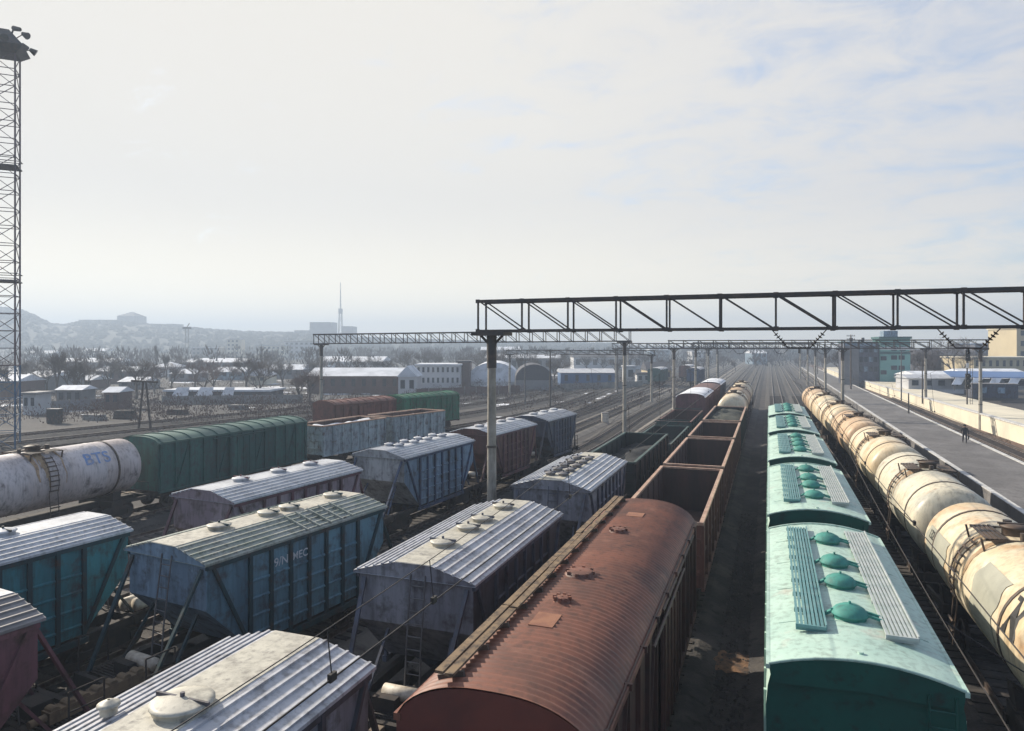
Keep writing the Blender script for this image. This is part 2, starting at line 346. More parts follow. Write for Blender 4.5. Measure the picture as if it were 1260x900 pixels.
# ------------------------------------------------------------------ tracks
def hermite(y, y0, x0, s0, y1, x1):
    t = (y-y0)/(y1-y0); d = y1-y0
    return (2*t**3-3*t**2+1)*x0 + (t**3-2*t**2+t)*d*s0 + (-2*t**3+3*t**2)*x1
def curve(y0, x0, s0, y1, x1):
    return lambda y: x0+s0*(y-y0) if y < y0 else (hermite(y, y0, x0, s0, y1, x1) if y < y1 else x1)
TB, TC, TD = 1.55, -3.75, -8.32
fA = curve(45, 6.7, 0, 118, 5.6)
fE = curve(25, -14.2, .13, 60, -12.9)
fF = curve(57, -17.06, .083, 100, -17.3)
fI = curve(35, -24.2, .10, 110, -21.9)
fJ = curve(35, -29.2, .12, 130, -26.2)
def fG(y):
    if y < 31.5: return -35.2
    if y < 62.6: return -35.2+.052*(y-31.5)+.00436*(y-31.5)*(y-45)
    return hermite(y, 62.6, -31.27, .264, 165, -30.0) if y < 165 else -30.0
fH = curve(76, -36.6, .26, 165, -35.2)
fK = curve(90, -42.5, .2, 170, -40.0)
kst = lambda x: (lambda y: x)
tracks = [('A', fA, -4, 900, 'ballast'), ('A2', kst(11.35), 10, 900, 'ballast'), ('B', kst(TB), -4, 900, 'ballast'), ('C', kst(TC), -4, 900, 'ballast'),
          ('D', kst(TD), -4, 900, 'ballast'), ('E', fE, -4, 800, 'ballast_pale'), ('F', fF, 2, 800, 'ballast'), ('I', fI, 5, 700, 'ballast_pale'), ('J', fJ, 5, 700, 'ballast'),
          ('G', fG, 8, 700, 'ballast'), ('H', fH, 30, 700, 'ballast'), ('K', fK, 40, 700, 'ballast'), ('R', lambda y: 21.6, 20, 900, 'rustbed'),
          ('L1', curve(100,-49.0,.19,180,-44.6), 30, 600, 'ballast'), ('L2', curve(105,-54.5,.2,190,-49.2), 32, 600, 'ballast'), ('L3', curve(108,-60.5,.2,200,-54), 36, 500, 'ballast'), ('L4', curve(110,-67,.21,200,-59.), 40, 500, 'ballast')]
TL = {'A':'under the cream tank wagons','A2':'beside the platform','B':'under the mint green wagons','C':'under the brown wagons','D':'under the grey roofed hoppers','E':'under the blue hopper',
      'F':'under the teal hopper row','I':'empty, behind the teal hopper row','J':'empty, in front of the green boxcar','G':'under the green boxcar','H':'under the far red boxcar','K':'empty, beyond the red boxcar','R':'on rusty earth right of the platform','L1':'first of the empty sidings left of the red boxcar','L2':'second of the empty sidings beyond the green boxcar','L3':'third of the empty sidings near the A-frame pole','L4':'outermost empty siding near the floodlight mast'}
for key, fx, ya, yb, bm in tracks:
    root = empty('railway_track', 'railway track ' + TL[key], 'track'); root['kind'] = 'structure'
    ys = []; y = ya
    while y < yb: ys.append(y); y += 2 if y < 70 else 5 if y < 180 else 40
    ys.append(yb)
    def fr(y):
        x = fx(y); s = (fx(y+.5)-fx(y-.5)); l_ = math.hypot(1, s); return x, Vector((1/l_, -s/l_, 0))
    b = MB(); rows = []
    for y in ys:
        x, nn = fr(y); rows.append([(x+nn.x*k, y+nn.y*k, z) for k, z in ((-2.2,GZ+.02),(-1.55,-.2),(1.55,-.2),(2.2,GZ+.02))])
    b.loft(rows); b.build('track_bed', M[bm], root)
    for sgn in (-1, 1):
        b = MB(); rows = []
        for y in ys:
            x, nn = fr(y); k = sgn*.76
            rows.append([(x+nn.x*(k+w), y+nn.y*(k+w), z) for w, z in ((-.075,-.19),(-.03,-.15),(-.036,0),(.036,0),(.03,-.15),(.075,-.19))])
        b.loft(rows); b.build('rail', M['rail'], root)
    b = MB(); y = ya
    while y < min(yb, 150):
        x, nn = fr(y); d = Vector((-nn.y, nn.x, 0)); c = Vector((x, y, 0)); p = [c+nn*sx*1.35+d*sy*.12 for sx, sy in ((-1,-1),(1,-1),(1,1),(-1,1))]
        b.add([(q.x,q.y,-.24) for q in p]+[(q.x,q.y,-.165) for q in p], [(4,5,6,7),(0,1,5,4),(1,2,6,5),(2,3,7,6),(3,0,4,7)]); y += .6
    s_ = b.build('sleepers', M['sleeper'], root); s_['kind'] = 'stuff'

# ------------------------------------------------------------------ running gear shared by all wagons
def bogie_meshes():
    b = MB()
    for sx in (-1, 1):
        x = sx*1.02
        b.prism([(-1.25,.42),(-1.1,.62),(-.45,.86),(.45,.86),(1.1,.62),(1.25,.42),(.9,.36),(.45,.30),(-.45,.30),(-.9,.36)], 'x', x-.07, x+.07)
        for k in (-.16, 0, .16): b.tube((x, k, .36), (x, k, .82), .075, n=8)
        for k in (-.925, .925): b.box(x-.12, x+.12, k-.14, k+.14, .36, .60)
    b.box(-1.1, 1.1, -.2, .2, .58, .86)
    for k in (-.925, .925): b.tube((-.95,k,.475),(.95,k,.475), .07)
    w = MB(); w.smooth = True
    w.lathe([(-.07,.06),(-.07,.14),(-.02,.16),(-.02,.40),(-.065,.41),(-.065,.475),(.055,.485),(.065,.51),(.09,.50),(.09,.42),(.03,.40),(.03,.16),(.09,.12),(.09,.06)], 'x', n=20)
    return b.mesh('bogie', M['frame']), w.mesh('wheel', M['wheel'])
BOGIE, WHEEL = bogie_meshes()
cp = MB(); cp.box(-.13,.13,-.1,.62,-.13,.13); cp.box(-.24,.06,.55,.86,-.17,.17); cp.box(.06,.2,.6,.95,-.12,.12)
COUPLER = cp.mesh('coupler', M['coupler'])
def running(root, half, span):
    for sy in (-1, 1):
        o = link('bogie', BOGIE, root); o.location = (0, sy*span, 0)
        for wy in (-.925, .925):
            for sx in (-1, 1):
                w = link('wheel', WHEEL, o); w.location = (sx*.77, wy, .475)
                if sx < 0: w.rotation_euler = (0, 0, PI)
        c = link('coupler', COUPLER, root); c.location = (0, sy*(half-.05), 1.04)
        if sy < 0: c.rotation_euler = (0, 0, PI)
def place(root, fx, y, dz=0):
    s = fx(y+.5)-fx(y-.5); root.location = (fx(y), y, dz); root.rotation_euler = (0, 0, -math.atan(s)); return root
def textmesh(txt, size):
    cu = bpy.data.curves.new('lettering', 'FONT'); cu.body = txt; cu.size = size; cu.align_x = 'CENTER'; cu.align_y = 'CENTER'; cu.offset = size*(.075 if txt == 'N' else .012)
    o = bpy.data.objects.new('lettering_source', cu); C.objects.link(o)
    me = bpy.data.meshes.new_from_object(o.evaluated_get(bpy.context.evaluated_depsgraph_get()))
    vs = [v.co.copy() for v in me.vertices]; fs = [list(p.vertices) for p in me.polygons]
    bpy.data.objects.remove(o); bpy.data.curves.remove(cu); bpy.data.meshes.remove(me)
    return vs, fs

# ------------------------------------------------------------------ hopper wagon with ribbed grey roof
def hopper(label, side, post, end, roof, strip, hatches, L=7.7, cross=False, group='grey roofed hopper wagons', hatch_mat=None, ladder=True, gap=1.75, big=False, frame_detail=True, text=None):
    root = empty('hopper_wagon', label, 'hopper wagon', group=group)
    h = L/2; W = 1.6; ZE = 4.02
    b = MB()
    inn = min(1.55, L*.22)
    prof_ = [(-h+.12, ZE-.02), (-h+.12, 2.78), (-h+inn, 1.32), (h-inn, 1.32), (h-.12, 2.78), (h-.12, ZE-.02)]
    # sides, ends as separate material slots
    for sx in (-1, 1):
        b.mi = 0; b.add([(sx*W, y, z) for y, z in prof_], [tuple(range(6)) if sx < 0 else tuple(range(6))[::-1]])
    for i, j in ((0,1),(1,2),(2,3),(3,4),(4,5),(5,0)):
        b.mi = 2 if (i, j) in ((0,1),(4,5),(1,2),(3,4)) else 1
        (y0,z0),(y1,z1) = prof_[i], prof_[j]
        b.add([(-W,y0,z0),(W,y0,z0),(W,y1,z1),(-W,y1,z1)], [(0,1,2,3)])
    nb = 8; y0 = -h+inn; y1 = h-inn
    b.mi = 1
    for sx in (-1, 1):
        xa, xb = sorted((sx*W, sx*(W+.085)))
        ny = 7; 
        for k in range(ny):
            y = y0 + (y1-y0)*k/(ny-1); b.box(xa, xb, y-.055, y+.055, 1.2, ZE-.07)
        for sy in (-1, 1):
            y = sy*(h-.2); b.bar((sx*(W+.04), sy*(h-inn), 1.34), (sx*(W+.04), sy*(h-.3), ZE-.12), .085, .085)
        b.box(*sorted((sx*(W-.02), sx*(W+.11))), y0-.1, y1+.1, 1.08, 1.24)
        b.box(*sorted((sx*(W-.02), sx*(W+.07))), -h+.1, h-.1, ZE-.16, ZE-.05)
        b.mi = 0
        for k in range(4):    # pressed horizontal ribs between the posts
            z = 1.62 + k*.5; xa2, xb2 = sorted((sx*W, sx*(W+.05)))
            b.prism([(xa2,z-.05),(xb2,z-.02),(xb2,z+.02),(xa2,z+.05)] if sx > 0 else [(xb2,z-.05),(xa2,z-.02),(xa2,z+.02),(xb2,z+.05)], 'y', y0+.06, y1-.06)
        b.mi = 1
    b.mi = 1
    for k in (-1, 0, 1):  # bottom discharge funnels
        yc = k*(y1-y0)*.3
        b.loft([[(-1.2,yc-.6,1.32),(1.2,yc-.6,1.32),(1.2,yc+.6,1.32),(-1.2,yc+.6,1.32)],[(-.35,yc-.25,.62),(.35,yc-.25,.62),(.35,yc+.25,.62),(-.35,yc+.25,.62)]], True, True)
    b.build('body', [side, post, end], root)
    # roof: low trapezoid crown with raised seams
    r = MB(); rise = .36
    pts = [(-W-.1, ZE-.03), (-W-.1, ZE+.03), (-.62, ZE+rise-.03), (-.5, ZE+rise), (.5, ZE+rise), (.62, ZE+rise-.03), (W+.1, ZE+.03), (W+.1, ZE-.03)]
    r.mi = 0
    r.loft([[(x, -h, z) for x, z in pts], [(x, h, z) for x, z in pts]], True, False)
    for sy in (-1, 1):
        r.mi = 2; r.add([(x, sy*(h-.03), z) for x, z in pts], [tuple(range(8)) if sy > 0 else tuple(range(8))[::-1]])
    zs = lambda x: ZE+.03 + (rise-.06)*(W+.1-abs(x))/(W+.1-.62) if abs(x) > .62 else ZE+rise
    r.mi = 0
    for sx in (-1, 1):
        for k in range(5):
            x = sx*(.64 + k*.235); z = zs(x)
            r.box(x-.026, x+.026, -h+.01, h-.01, z-.03, z+.036)
    r.mi = 1; r.box(-.5, .5, -h+.02, h-.02, ZE+rise-.01, ZE+rise+.012)
    if cross:
        r.mi = 0
        for k in range(5):
            y = -h*.02 + k*.52
            for sx in (-1, 1):
                r.bar((sx*.62, y, zs(.62*sx)+.05), (sx*(W+.08), y, zs(sx*(W+.08))+.05), .05, .05)
    ro = r.build('roof', [roof, strip, end], root)
    hm_ = hatch_mat or strip
    for (x, y, rad) in hatches:
        q = MB(); q.smooth = True; z = ZE+rise
        q.lathe([(z-.02,rad),(z+.09,rad),(z+.10,rad+.04),(z+.13,rad+.04),(z+.145,rad*.9),(z+.18,rad*.5),(z+.19,.02)], 'z', (x,y,0), 20)
        q.smooth = False; q.mi = 1
        if rad > .15: q.bar((x-rad-.08,y,z+.155),(x+rad+.08,y,z+.155),.04,.06); q.tube((x,y,z+.17),(x,y,z+.25),.035)
        q.build('hatch', [hm_, post], ro)
    # underframe with end platforms
    f = MB(); e = h + gap - .35
    for sx in (-1, 1): f.box(*sorted((sx*1.15, sx*1.32)), -e, e, .92, 1.18)
    f.box(-.2,.2,-e,e,.86,1.14)
    for sy in (-1, 1):
        f.box(-1.45,1.45,*sorted((sy*e, sy*(e+.14))),.84,1.2)
        f.box(-1.4,1.4,*sorted((sy*(e-1.0), sy*(e-1.14))),.9,1.16)
        for k in range(9): f.box(-1.3,1.3,*sorted((sy*(e-.12-k*.1), sy*(e-.17-k*.1))),1.165,1.19)
        if frame_detail:
            for sx in (-1, 1):
                f.tube((sx*1.38, sy*(e+.05), 1.2),(sx*1.38, sy*(e+.05), 2.1),.022); f.tube((sx*1.38, sy*(e-.75), 1.2),(sx*1.38, sy*(e-.75), 2.1),.022)
                f.tube((sx*1.38, sy*(e+.05), 2.1),(sx*1.38, sy*(e-.75), 2.1),.022); f.tube((sx*1.38, sy*(e+.05), 1.65),(sx*1.38, sy*(e-.75), 1.65),.018)
            f.box(-.5,.1,*sorted((sy*(e-.35), sy*(e-.85))),1.19,1.5)
    f.build('underframe', M['frame'], root)
    for sy in (-1, 1):
        for sx in (-1, 1):
            q = MB(); q.bar((sx*1.44, sy*(h-.12), ZE-.15), (sx*1.22, sy*(e-.12), 1.18), .11, .07)
            q.bar((sx*.9, sy*(h-.4), 2.5), (sx*1.0, sy*(e-.9), 1.18), .07, .07)
            q.build('end_strut', post, root)
        if ladder:
            q = MB(); x = -.15*sy; 
            for dx in (-.2, .2): q.tube((x+dx, sy*(h-.02), ZE+.1),(x+dx, sy*(h+.22), 2.3),.022); q.tube((x+dx, sy*(h+.22), 2.3),(x+dx, sy*(h+.32), 1.19),.022)
            for k in range(9):
                z = 1.45+k*.3; y = h-.02+.24*min(1,(ZE+.1-z)/(ZE-2.2)); q.tube((x-.2, sy*y, z),(x+.2, sy*y, z),.016)
            q.build('ladder', M['steelgrey'] if big else post, root)
    q = MB(); q.smooth = True; q.lathe([(-.55,.02),(-.5,.17),(.5,.17),(.55,.02)], 'x', (.1, -e+.75, 1.48), 14); q.build('air_reservoir', M['pale'], root)
    if text:
        for (t, y, z, s_) in text:
            vs, fs = textmesh(t, s_); q = MB(); q.add([(W+.045, y+v.x, z+v.y) for v in vs], fs); q.build('lettering', M['white'], root)
    running(root, h+gap-.25, h-.45)
    return root
HT = lambda *ys: [(0, y, .31) for y in ys]
D1 = hopper('grey ribbed hopper wagon roof closest to the camera with one large cream dome', M['lilac'], M['lilacdk'], M['lilac'], M['roofgrey'], M['rooflight'], [(.1,1.0,.42),(-.85,.55,.12),(0,-2.0,.42)], big=True)
place(D1, kst(TD), 7.1)
D2 = hopper('silver and lilac hopper wagon with four round hatches beside the brown boxcar', M['lilacdk'], M['slate'], M['lilac'], M['roofgrey'], M['rooflight'], HT(-2.1,-.4,.7,2.5), big=True)
place(D2, kst(TD), 19.3)
D3 = hopper('lilac grey hopper wagon crowded with small hatches, left of the first brown gondola', M['lilac'], M['slate'], M['lilac'], M['roofwhite'], M['rooflight'], [(sx*.28, y, .2) for y in (-2.8,-1.7,-.6,.5,1.6) for sx in (-1,1)], hatch_mat=M['roofdark'])
place(D3, kst(TD), 30.9)
E0 = hopper('maroon hopper wagon end cut off by the left edge of the picture', M['maroon'], M['maroon'], M['maroon'], M['roofdark'], M['roofgrey'], HT(-2,0), big=True)
place(E0, fE, 6.9)
E1 = hopper('blue hopper wagon with mossy grey roof and white lettering on its panels', M['blue'], M['tealdk'], M['paleblue'], M['roofgreen'], M['rooflight'], HT(-2.0,-.1,.8,2.9), cross=True, big=True, text=[('9/N', -1.15, 3.42, .36), ('MEC', -.38, 3.42, .33)])
place(E1, fE, 18.45)
F1 = hopper('teal hopper wagon with white roof running off the left edge', M['teal'], M['tealdk'], M['boxgreen'], M['roofwhite'], M['roofwhite'], HT(1.0,-1.9), big=True)
place(F1, fF, 12.8)
for x, z in ((1.35,1.52),(.75,1.42)):
    q = MB(); q.smooth = True; q.lathe([(-.42,.02),(-.38,.2),(.38,.2),(.42,.02)], 'y', (x, 4.55, z), 14); q.build('air_reservoir', M['pale'], F1)
F2 = hopper('pinkish grey hopper wagon with flat pale roof behind the blue hopper', M['mauve'], M['maroon'], M['mauve'], M['roofwhite'], M['roofwhite'], HT(-1.9,.2,2.2), ladder=False)
place(F2, fF, 24.5)
F3 = hopper('navy sided hopper wagon with silver end and white hatches, left of the concrete post', M['paleblue'], M['navy'], M['silver'], M['roofwhite'], M['roofwhite'], [(sx*.3, y, .26) for y in (-2.3,-.8,.6,2.2) for sx in (-1,1)], ladder=False)
place(F3, fF, 35.6)
F4 = hopper('brown hopper wagon partly hidden by the tall concrete post', M['brownw'], M['maroon'], M['brownw'], M['roofwhite'], M['roofwhite'], HT(-2.4,-.6,1.0,2.6), L=7.2, gap=1.4, ladder=False)
place(F4, fF, 45.6)
F5 = hopper('slate grey hopper wagon at the far end of its row, behind the brown hopper', M['slate'], M['slate'], M['slate'], M['roofgrey'], M['roofwhite'], HT(-2.2,0,2.2), L=6.6, gap=1.2, ladder=False)
place(F5, fF, 54.6)

M['rackbrown'] = mat('dark_rusty_rack', (.19,.135,.08), (.11,.08,.05), 4, col3=(.24,.19,.13), s3=5, lo3=.6, hi3=.75, rough=.85)
# toothed brake platform lying between the maroon and blue hoppers
q = MB(); q.box(-.16,.16,-1.25,1.25,0,.27)
for k in range(7): q.prism([(-1.2+k*.35+.11*math.cos(PI*i/6)+.1,.268+.085*math.sin(PI*i/6)) for i in range(7)], 'x', -.14, .14)
for sy in (-1,1): q.tube((0,sy*1.25,.14),(0,sy*1.62,.14),.09,n=10)
bx = q.build('timber_rack', M['rackbrown']); bx.location = (fE(12.6)+.5, 12.5, 1.2); bx.rotation_euler = (0,0,-.1)
tag(bx, 'dark brown notched rack lying between the maroon and blue hoppers', 'timber rack')

# ------------------------------------------------------------------ mint green cement hoppers
def mint_wagon(label, grids=True):
    root = empty('covered_hopper', label, 'hopper wagon', group='mint green covered hoppers'); h = 5.05
    b = MB(); ZE = 4.0
    sec = [(-1.3,1.3),(-1.58,1.75),(-1.6,3.2),(-1.57,3.55),(-1.50,3.86),(-1.47,ZE-.01)]
    sec = sec + [(-x, z) for x, z in sec[::-1]]
    b.smooth = True; b.mi = 0; b.loft([[(x,y,z) for x,z in sec] for y in (-h+.16, h-.16)], True, False); b.smooth = False
    b.mi = 1
    for sy in (-1,1): b.add([(x, sy*(h-.16), z) for x,z in sec], [tuple(range(len(sec)))[::sy]])
    for k in (-1,0,1): b.loft([[(-1.2,k*2.8-1.1,1.32),(1.2,k*2.8-1.1,1.32),(1.2,k*2.8+1.1,1.32),(-1.2,k*2.8+1.1,1.32)],[(-.4,k*2.8-.3,.5),(.4,k*2.8-.3,.5),(.4,k*2.8+.3,.5),(-.4,k*2.8+.3,.5)]], True, True)
    for sx in (-1,1):
        for k in range(11): b.mi = 0; y = -4.6+k*.92; b.box(*sorted((sx*1.585, sx*1.64)), y-.04, y+.04, 1.5, 3.35)
    b.build('body', [M['mint'], M['green']], root)
    r = MB(); arc = [(x, ZE + .27*(1-(x/1.55)**2)) for x in [(-1.55+3.1*i/16) for i in range(17)]]
    r.smooth = True; r.loft([[(x,y,z) for x,z in arc] for y in (-h, -h/2, 0, h/2, h)]); r.smooth = False
    for sy in (-1,1):   # fascia under the roof's end
        pp = arc + [(1.5, ZE-.32), (0, ZE-.24), (-1.5, ZE-.32)]
        r.mi = 1; r.prism([(x, z-.004) for x, z in pp], 'y', *sorted((sy*(h-.02), sy*(h-.1)))); r.mi = 0
    for sx in (-1,1): r.box(*sorted((sx*1.53, sx*1.60)), -h, h, ZE-.07, ZE+.012)
    for sy in (-1,1):
        arc2 = [(x, sy*(h-.03), z+.02) for x, z in arc]
        r.path(arc2, .028)
    r.tube((0,-h+.4,ZE+.27),(0,-h+.4,ZE+.31),.05)
    for y in (-3.1,-1.0,1.1,3.2):
        pts_ = [(x, y, z+.004) for x, z in arc[1:-1]]
        for p_, q_ in zip(pts_, pts_[1:]): r.bar(p_, q_, .05, .012)
    ro = r.build('roof', [M['mint'], M['green']], root)
    zr = lambda x: ZE + .27*(1-(x/1.55)**2)
    if grids:
        for x0, m in ((-.8,'gridteal'),(.78,'gridgrey')):
            w = MB(); z = zr(x0)+.10
            for k in range(7): w.box(x0-.24+k*.075, x0-.19+k*.075, -3.75, 4.2, z, z+.035)
            for k in range(9): w.box(x0-.25, x0+.30, -3.72+k*.98, -3.66+k*.98, z-.09, z-.003)
            w.box(x0+.285, x0+.315, -3.75, 4.2, z-.01, z+.08); w.box(x0-.255, x0+.30, -3.79, -3.752, z-.01, z+.05)
            w.build('roof_walkway', M[m], ro)
    for y in (-2.85,-.85,.75,2.95):
        q = MB(); q.smooth = True; z = zr(0)-.02
        q.lathe([(z,.31),(z+.08,.31),(z+.09,.355),(z+.12,.355),(z+.21,.28),(z+.27,.17),(z+.30,.02)], 'z', (.0,y,0), 22); q.smooth = False
        q.bar((.3,y-.1,z+.13),(.62,y-.1,z+.05),.05,.05); q.bar((.3,y+.1,z+.13),(.62,y+.1,z+.05),.05,.05); q.bar((-.32,y,z+.13),(-.5,y,z+.02),.1,.05)
        q.tube((0,y,z+.27),(0,y,z+.35),.025,n=8); q.bar((-.36,y-.02,z+.15),(.36,y-.02,z+.15),.03,.05)
        q.build('hatch', M['greenhatch'], ro)
    f = MB()
    for sx in (-1,1): f.box(*sorted((sx*1.2,sx*1.36)),-5.4,5.4,.94,1.2)
    f.box(-.2,.2,-5.4,5.4,.86,1.16)
    for sy in (-1,1): f.box(-1.5,1.5,*sorted((sy*5.4,sy*5.52)),.84,1.24)
    f.build('underframe', M['frame'], root)
    for sy in (-1,1):
        q = MB()
        for dx in (-.2,.2): q.tube((1.2+dx, sy*(h+.0), ZE-.1),(1.2+dx, sy*(h+.1), 1.2),.02)
        for k in range(9): q.tube((1.0, sy*(h+.08-.008*k), 1.4+k*.28),(1.4, sy*(h+.08-.008*k), 1.4+k*.28),.015)
        q.build('ladder', M['green'], root)
    running(root, 5.45, 3.9)
    return root
mints = ['mint green covered hopper nearest the camera, full roof with four teal hatches', 'second mint green covered hopper from the camera, directly behind the nearest one',
         'third mint green covered hopper, middle of the five in its row', 'fourth mint green covered hopper, second from the far end of its row', 'farthest mint green covered hopper, last of the row towards the horizon']
mw = mint_wagon(mints[0])
for i, lb in enumerate(mints):
    o = mw if i == 0 else copy_tree(mw)
    o['label'] = lb; o.location = (TB, 18.6+12.02*i, 0)

# ------------------------------------------------------------------ tank wagons
def tank_wagon(label, m, group, L=10.8, rad=1.5, top='tanktop', marks=None, simple=False, ztop=4.35, hatch_y=0.):
    root = empty('tank_wagon', label, 'tank wagon', group=group); h = L/2; zc_ = ztop - rad
    b = MB(); b.smooth = True; pr = []
    for k in range(9):
        a = PI/2*k/8; pr.append((-h+.62-.62*math.cos(a), max(.01, rad*math.sin(a)**.85 if k else .01)))
    for k in range(1, 5):
        y = -h+.62+(L-1.24)*k/5
        pr += [(y-.05, rad), (y-.02, rad+.012), (y+.02, rad+.012), (y+.05, rad)]
    for k in range(9):
        a = PI/2*(8-k)/8; pr.append((h-.62+.62*math.cos(a), max(.01, rad*math.sin(a)**.85 if k < 8 else .01)))
    b.lathe(pr, 'y', (0,0,zc_), 40); tk = b.build('tank', M[m], root)
    if not simple:
        for y in (-h+1.9, h-1.9):
            q = MB(); q.smooth = True; q.lathe([(y-.06,rad),(y-.06,rad+.025),(y+.06,rad+.025),(y+.06,rad)], 'y', (0,0,zc_), 40); q.build('strap', M['oil'], tk)
    q = MB(); q.smooth = True; zt = ztop
    hy = hatch_y
    q.lathe([(zt-.06,.34),(zt+.2,.34),(zt+.21,.40),(zt+.26,.40),(zt+.30,.2),(zt+.31,.02)], 'z', (0,hy,0), 20); q.smooth = False
    q.bar((-.45,hy,zt+.3),(.45,hy,zt+.3),.06,.05); q.tube((.0,hy+.75,zt-.05),(.0,hy+.75,zt+.24),.12); q.tube((0,hy-.7,zt-.05),(0,hy-.7,zt+.2),.09)
    q.build('hatch', M['oil'], tk)
    st_ = MB(); st_.smooth = True; rs = random.Random(label)
    for sx in (-1, 1):
        for k in range(7):
            y0 = hy + rs.uniform(-.75,.75); w = rs.uniform(.05,.17); a1 = rs.uniform(48, 108); n_ = 9; rr = rad+.008+.001*k
            st_.loft([[(sx*rr*math.sin(R(12+(a1-12)*i/n_)), y0+sd_*w*(1-.75*(i/n_)**1.5)+.03*math.sin(i*1.7+k), zc_+rr*math.cos(R(12+(a1-12)*i/n_))) for i in range(n_+1)] for sd_ in (-1, -.3, .3, 1)])
    st_.build('spill_stain', M['spill'], tk)
    p = MB()
    for k in range(5):
        for sx in (-1,1): p.box(*sorted((sx*(.42+k*.11), sx*(.50+k*.11))), hy-.85, hy+.85, zt+.02-k*.01, zt+.05-k*.01)
    for sy in (-1,1):
        p.box(-.95,.95,*sorted((hy+sy*.85,hy+sy*.80)),zt-.06,zt+.015)
        for sx in (-1,1): p.bar((sx*1.05,hy+sy*.82,zt),(sx*.95,hy+sy*.82,zt-.45),.06,.05)
    p.build('service_platform', M['oil'], root)
    for sx in (-1, 1):
        q = MB()
        for dy in (-.22,.22):
            pts = [(sx*(rad+.10)*math.sin(a), hy+dy, zc_+(rad+.10)*math.cos(a)) for a in [R(38+9*k) for k in range(9)]] + [(sx*(rad+.12), hy+dy, 1.0)]
            q.path(pts, .02)
        for k in range(10):
            a = R(42+9*k) if k < 8 else R(110); z = zc_+(rad+.1)*math.cos(a) if k < 8 else 1.7-.3*(k-8)
            x = sx*(rad+.1)*math.sin(a) if k < 8 else sx*(rad+.12)
            q.tube((x,hy-.25,z),(x,hy+.25,z),.035)
        q.build('ladder', M['oil'], root)
    f = MB(); f.box(-.32,.32,-h-.05,h+.05,.86,1.16)
    for sy in (-1,1):
        f.box(-1.45,1.45,*sorted((sy*(h+.05),sy*(h+.17))),.84,1.2)
        f.box(-1.25,1.25,*sorted((sy*(h-1.5),sy*(h-2.2))),.9,1.2); f.prism([(-1.2,1.2),(1.2,1.2),(1.28,1.75),(.8,1.42),(0,1.33),(-.8,1.42),(-1.28,1.75)],'y',*sorted((sy*(h-1.6),sy*(h-2.1))))
        for sx in (-1,1): f.tube((sx*1.38,sy*(h+.1),1.2),(sx*1.38,sy*(h+.1),1.9),.022); f.bar((sx*1.3,sy*(h+.06),1.05),(sx*1.2,sy*(h-1.6),1.05),.1,.18)
        f.tube((-1.38,sy*(h+.1),1.9),(1.38,sy*(h+.1),1.9),.02)
    f.build('underframe', M['frame'], root)
    if marks:
        for (t, y, deg, size, stack, mt) in marks:  # lettering wrapped on the shell, seen from the left (-x) side when deg < 0
            side_ = -1 if deg < 0 else 1
            q = MB(); rr = rad+.03
            chars = [(c, y, abs(deg)+i*stack) for i, c in enumerate(t)] if stack else [(t, y, abs(deg))]
            for c, yy, dg in chars:
                vs, fs = textmesh(c, size); vv = []
                for v in vs:
                    a = R(dg) - v.y/rr      # angle from the top
                    vv.append((side_*rr*math.sin(a), yy + side_*v.x, zc_+rr*math.cos(a)))
                q.add(vv, fs)
            q.build('lettering', M[mt], tk)
    running(root, h+.1, h-1.85)
    return root
T1 = place(tank_wagon('cream tank wagon nearest the camera, with a bold black letter N on its side', 'tank', 'cream tank wagons', L=11.0, hatch_y=.5, marks=[('N', -4.25, -66, 1.15, 0, 'black'), ('132', 4.0, -72, .42, 0, 'black')]), fA, 23.5)
def shell_patch(root, y0, y1, a0, a1, m, rad=1.5, zc_=2.85):
    q = MB(); q.smooth = True; n = 10
    q.loft([[(-(rad+.016)*math.sin(R(a0+(a1-a0)*i/n)), y0+(y1-y0)*j/4+.12*math.sin(i*1.3+j), zc_+(rad+.016)*math.cos(R(a0+(a1-a0)*i/n))) for i in range(n+1)] for j in range(5)])
    q.build('paint_patch', m, [c for c in root.children if c.name.startswith('tank')][0])
M['patchgrey'] = mat('grey_green_repaint', (.36,.35,.28), (.27,.265,.215), .8, rough=.5)
shell_patch(T1, -3.1, -1.1, 44, 112, M['patchgrey']); shell_patch(T1, 1.9, 4.6, 62, 112, M['patchgrey'])
TLAB = [('tankgrey', 'second cream tank wagon from the camera, with grey patched end'), ('tank', 'third tank wagon from the camera, cream with dark service platform'),
        ('tankb', 'fourth tank wagon from the camera, rustier than its neighbours'), ('tank', 'fifth tank wagon from the camera, pale cream'),
        ('tank', 'next to last tank wagon of the cream row'), ('tankb', 'last tank wagon of the cream row towards the horizon, rusty orange')]
for i, (m, lb) in enumerate(TLAB):
    place(tank_wagon(lb, m, 'cream tank wagons', L=11.0, simple=i > 3), fA, 23.5 + 12.4*(i+1))
place(tank_wagon('dirty pinkish grey tank wagon with blue letters at the left edge', 'tankpink', 'tank wagons', L=11.4, marks=[('BTS', 2.6, 58, .95, 0, 'bluetext')], ztop=4.45), fG, 25.0)

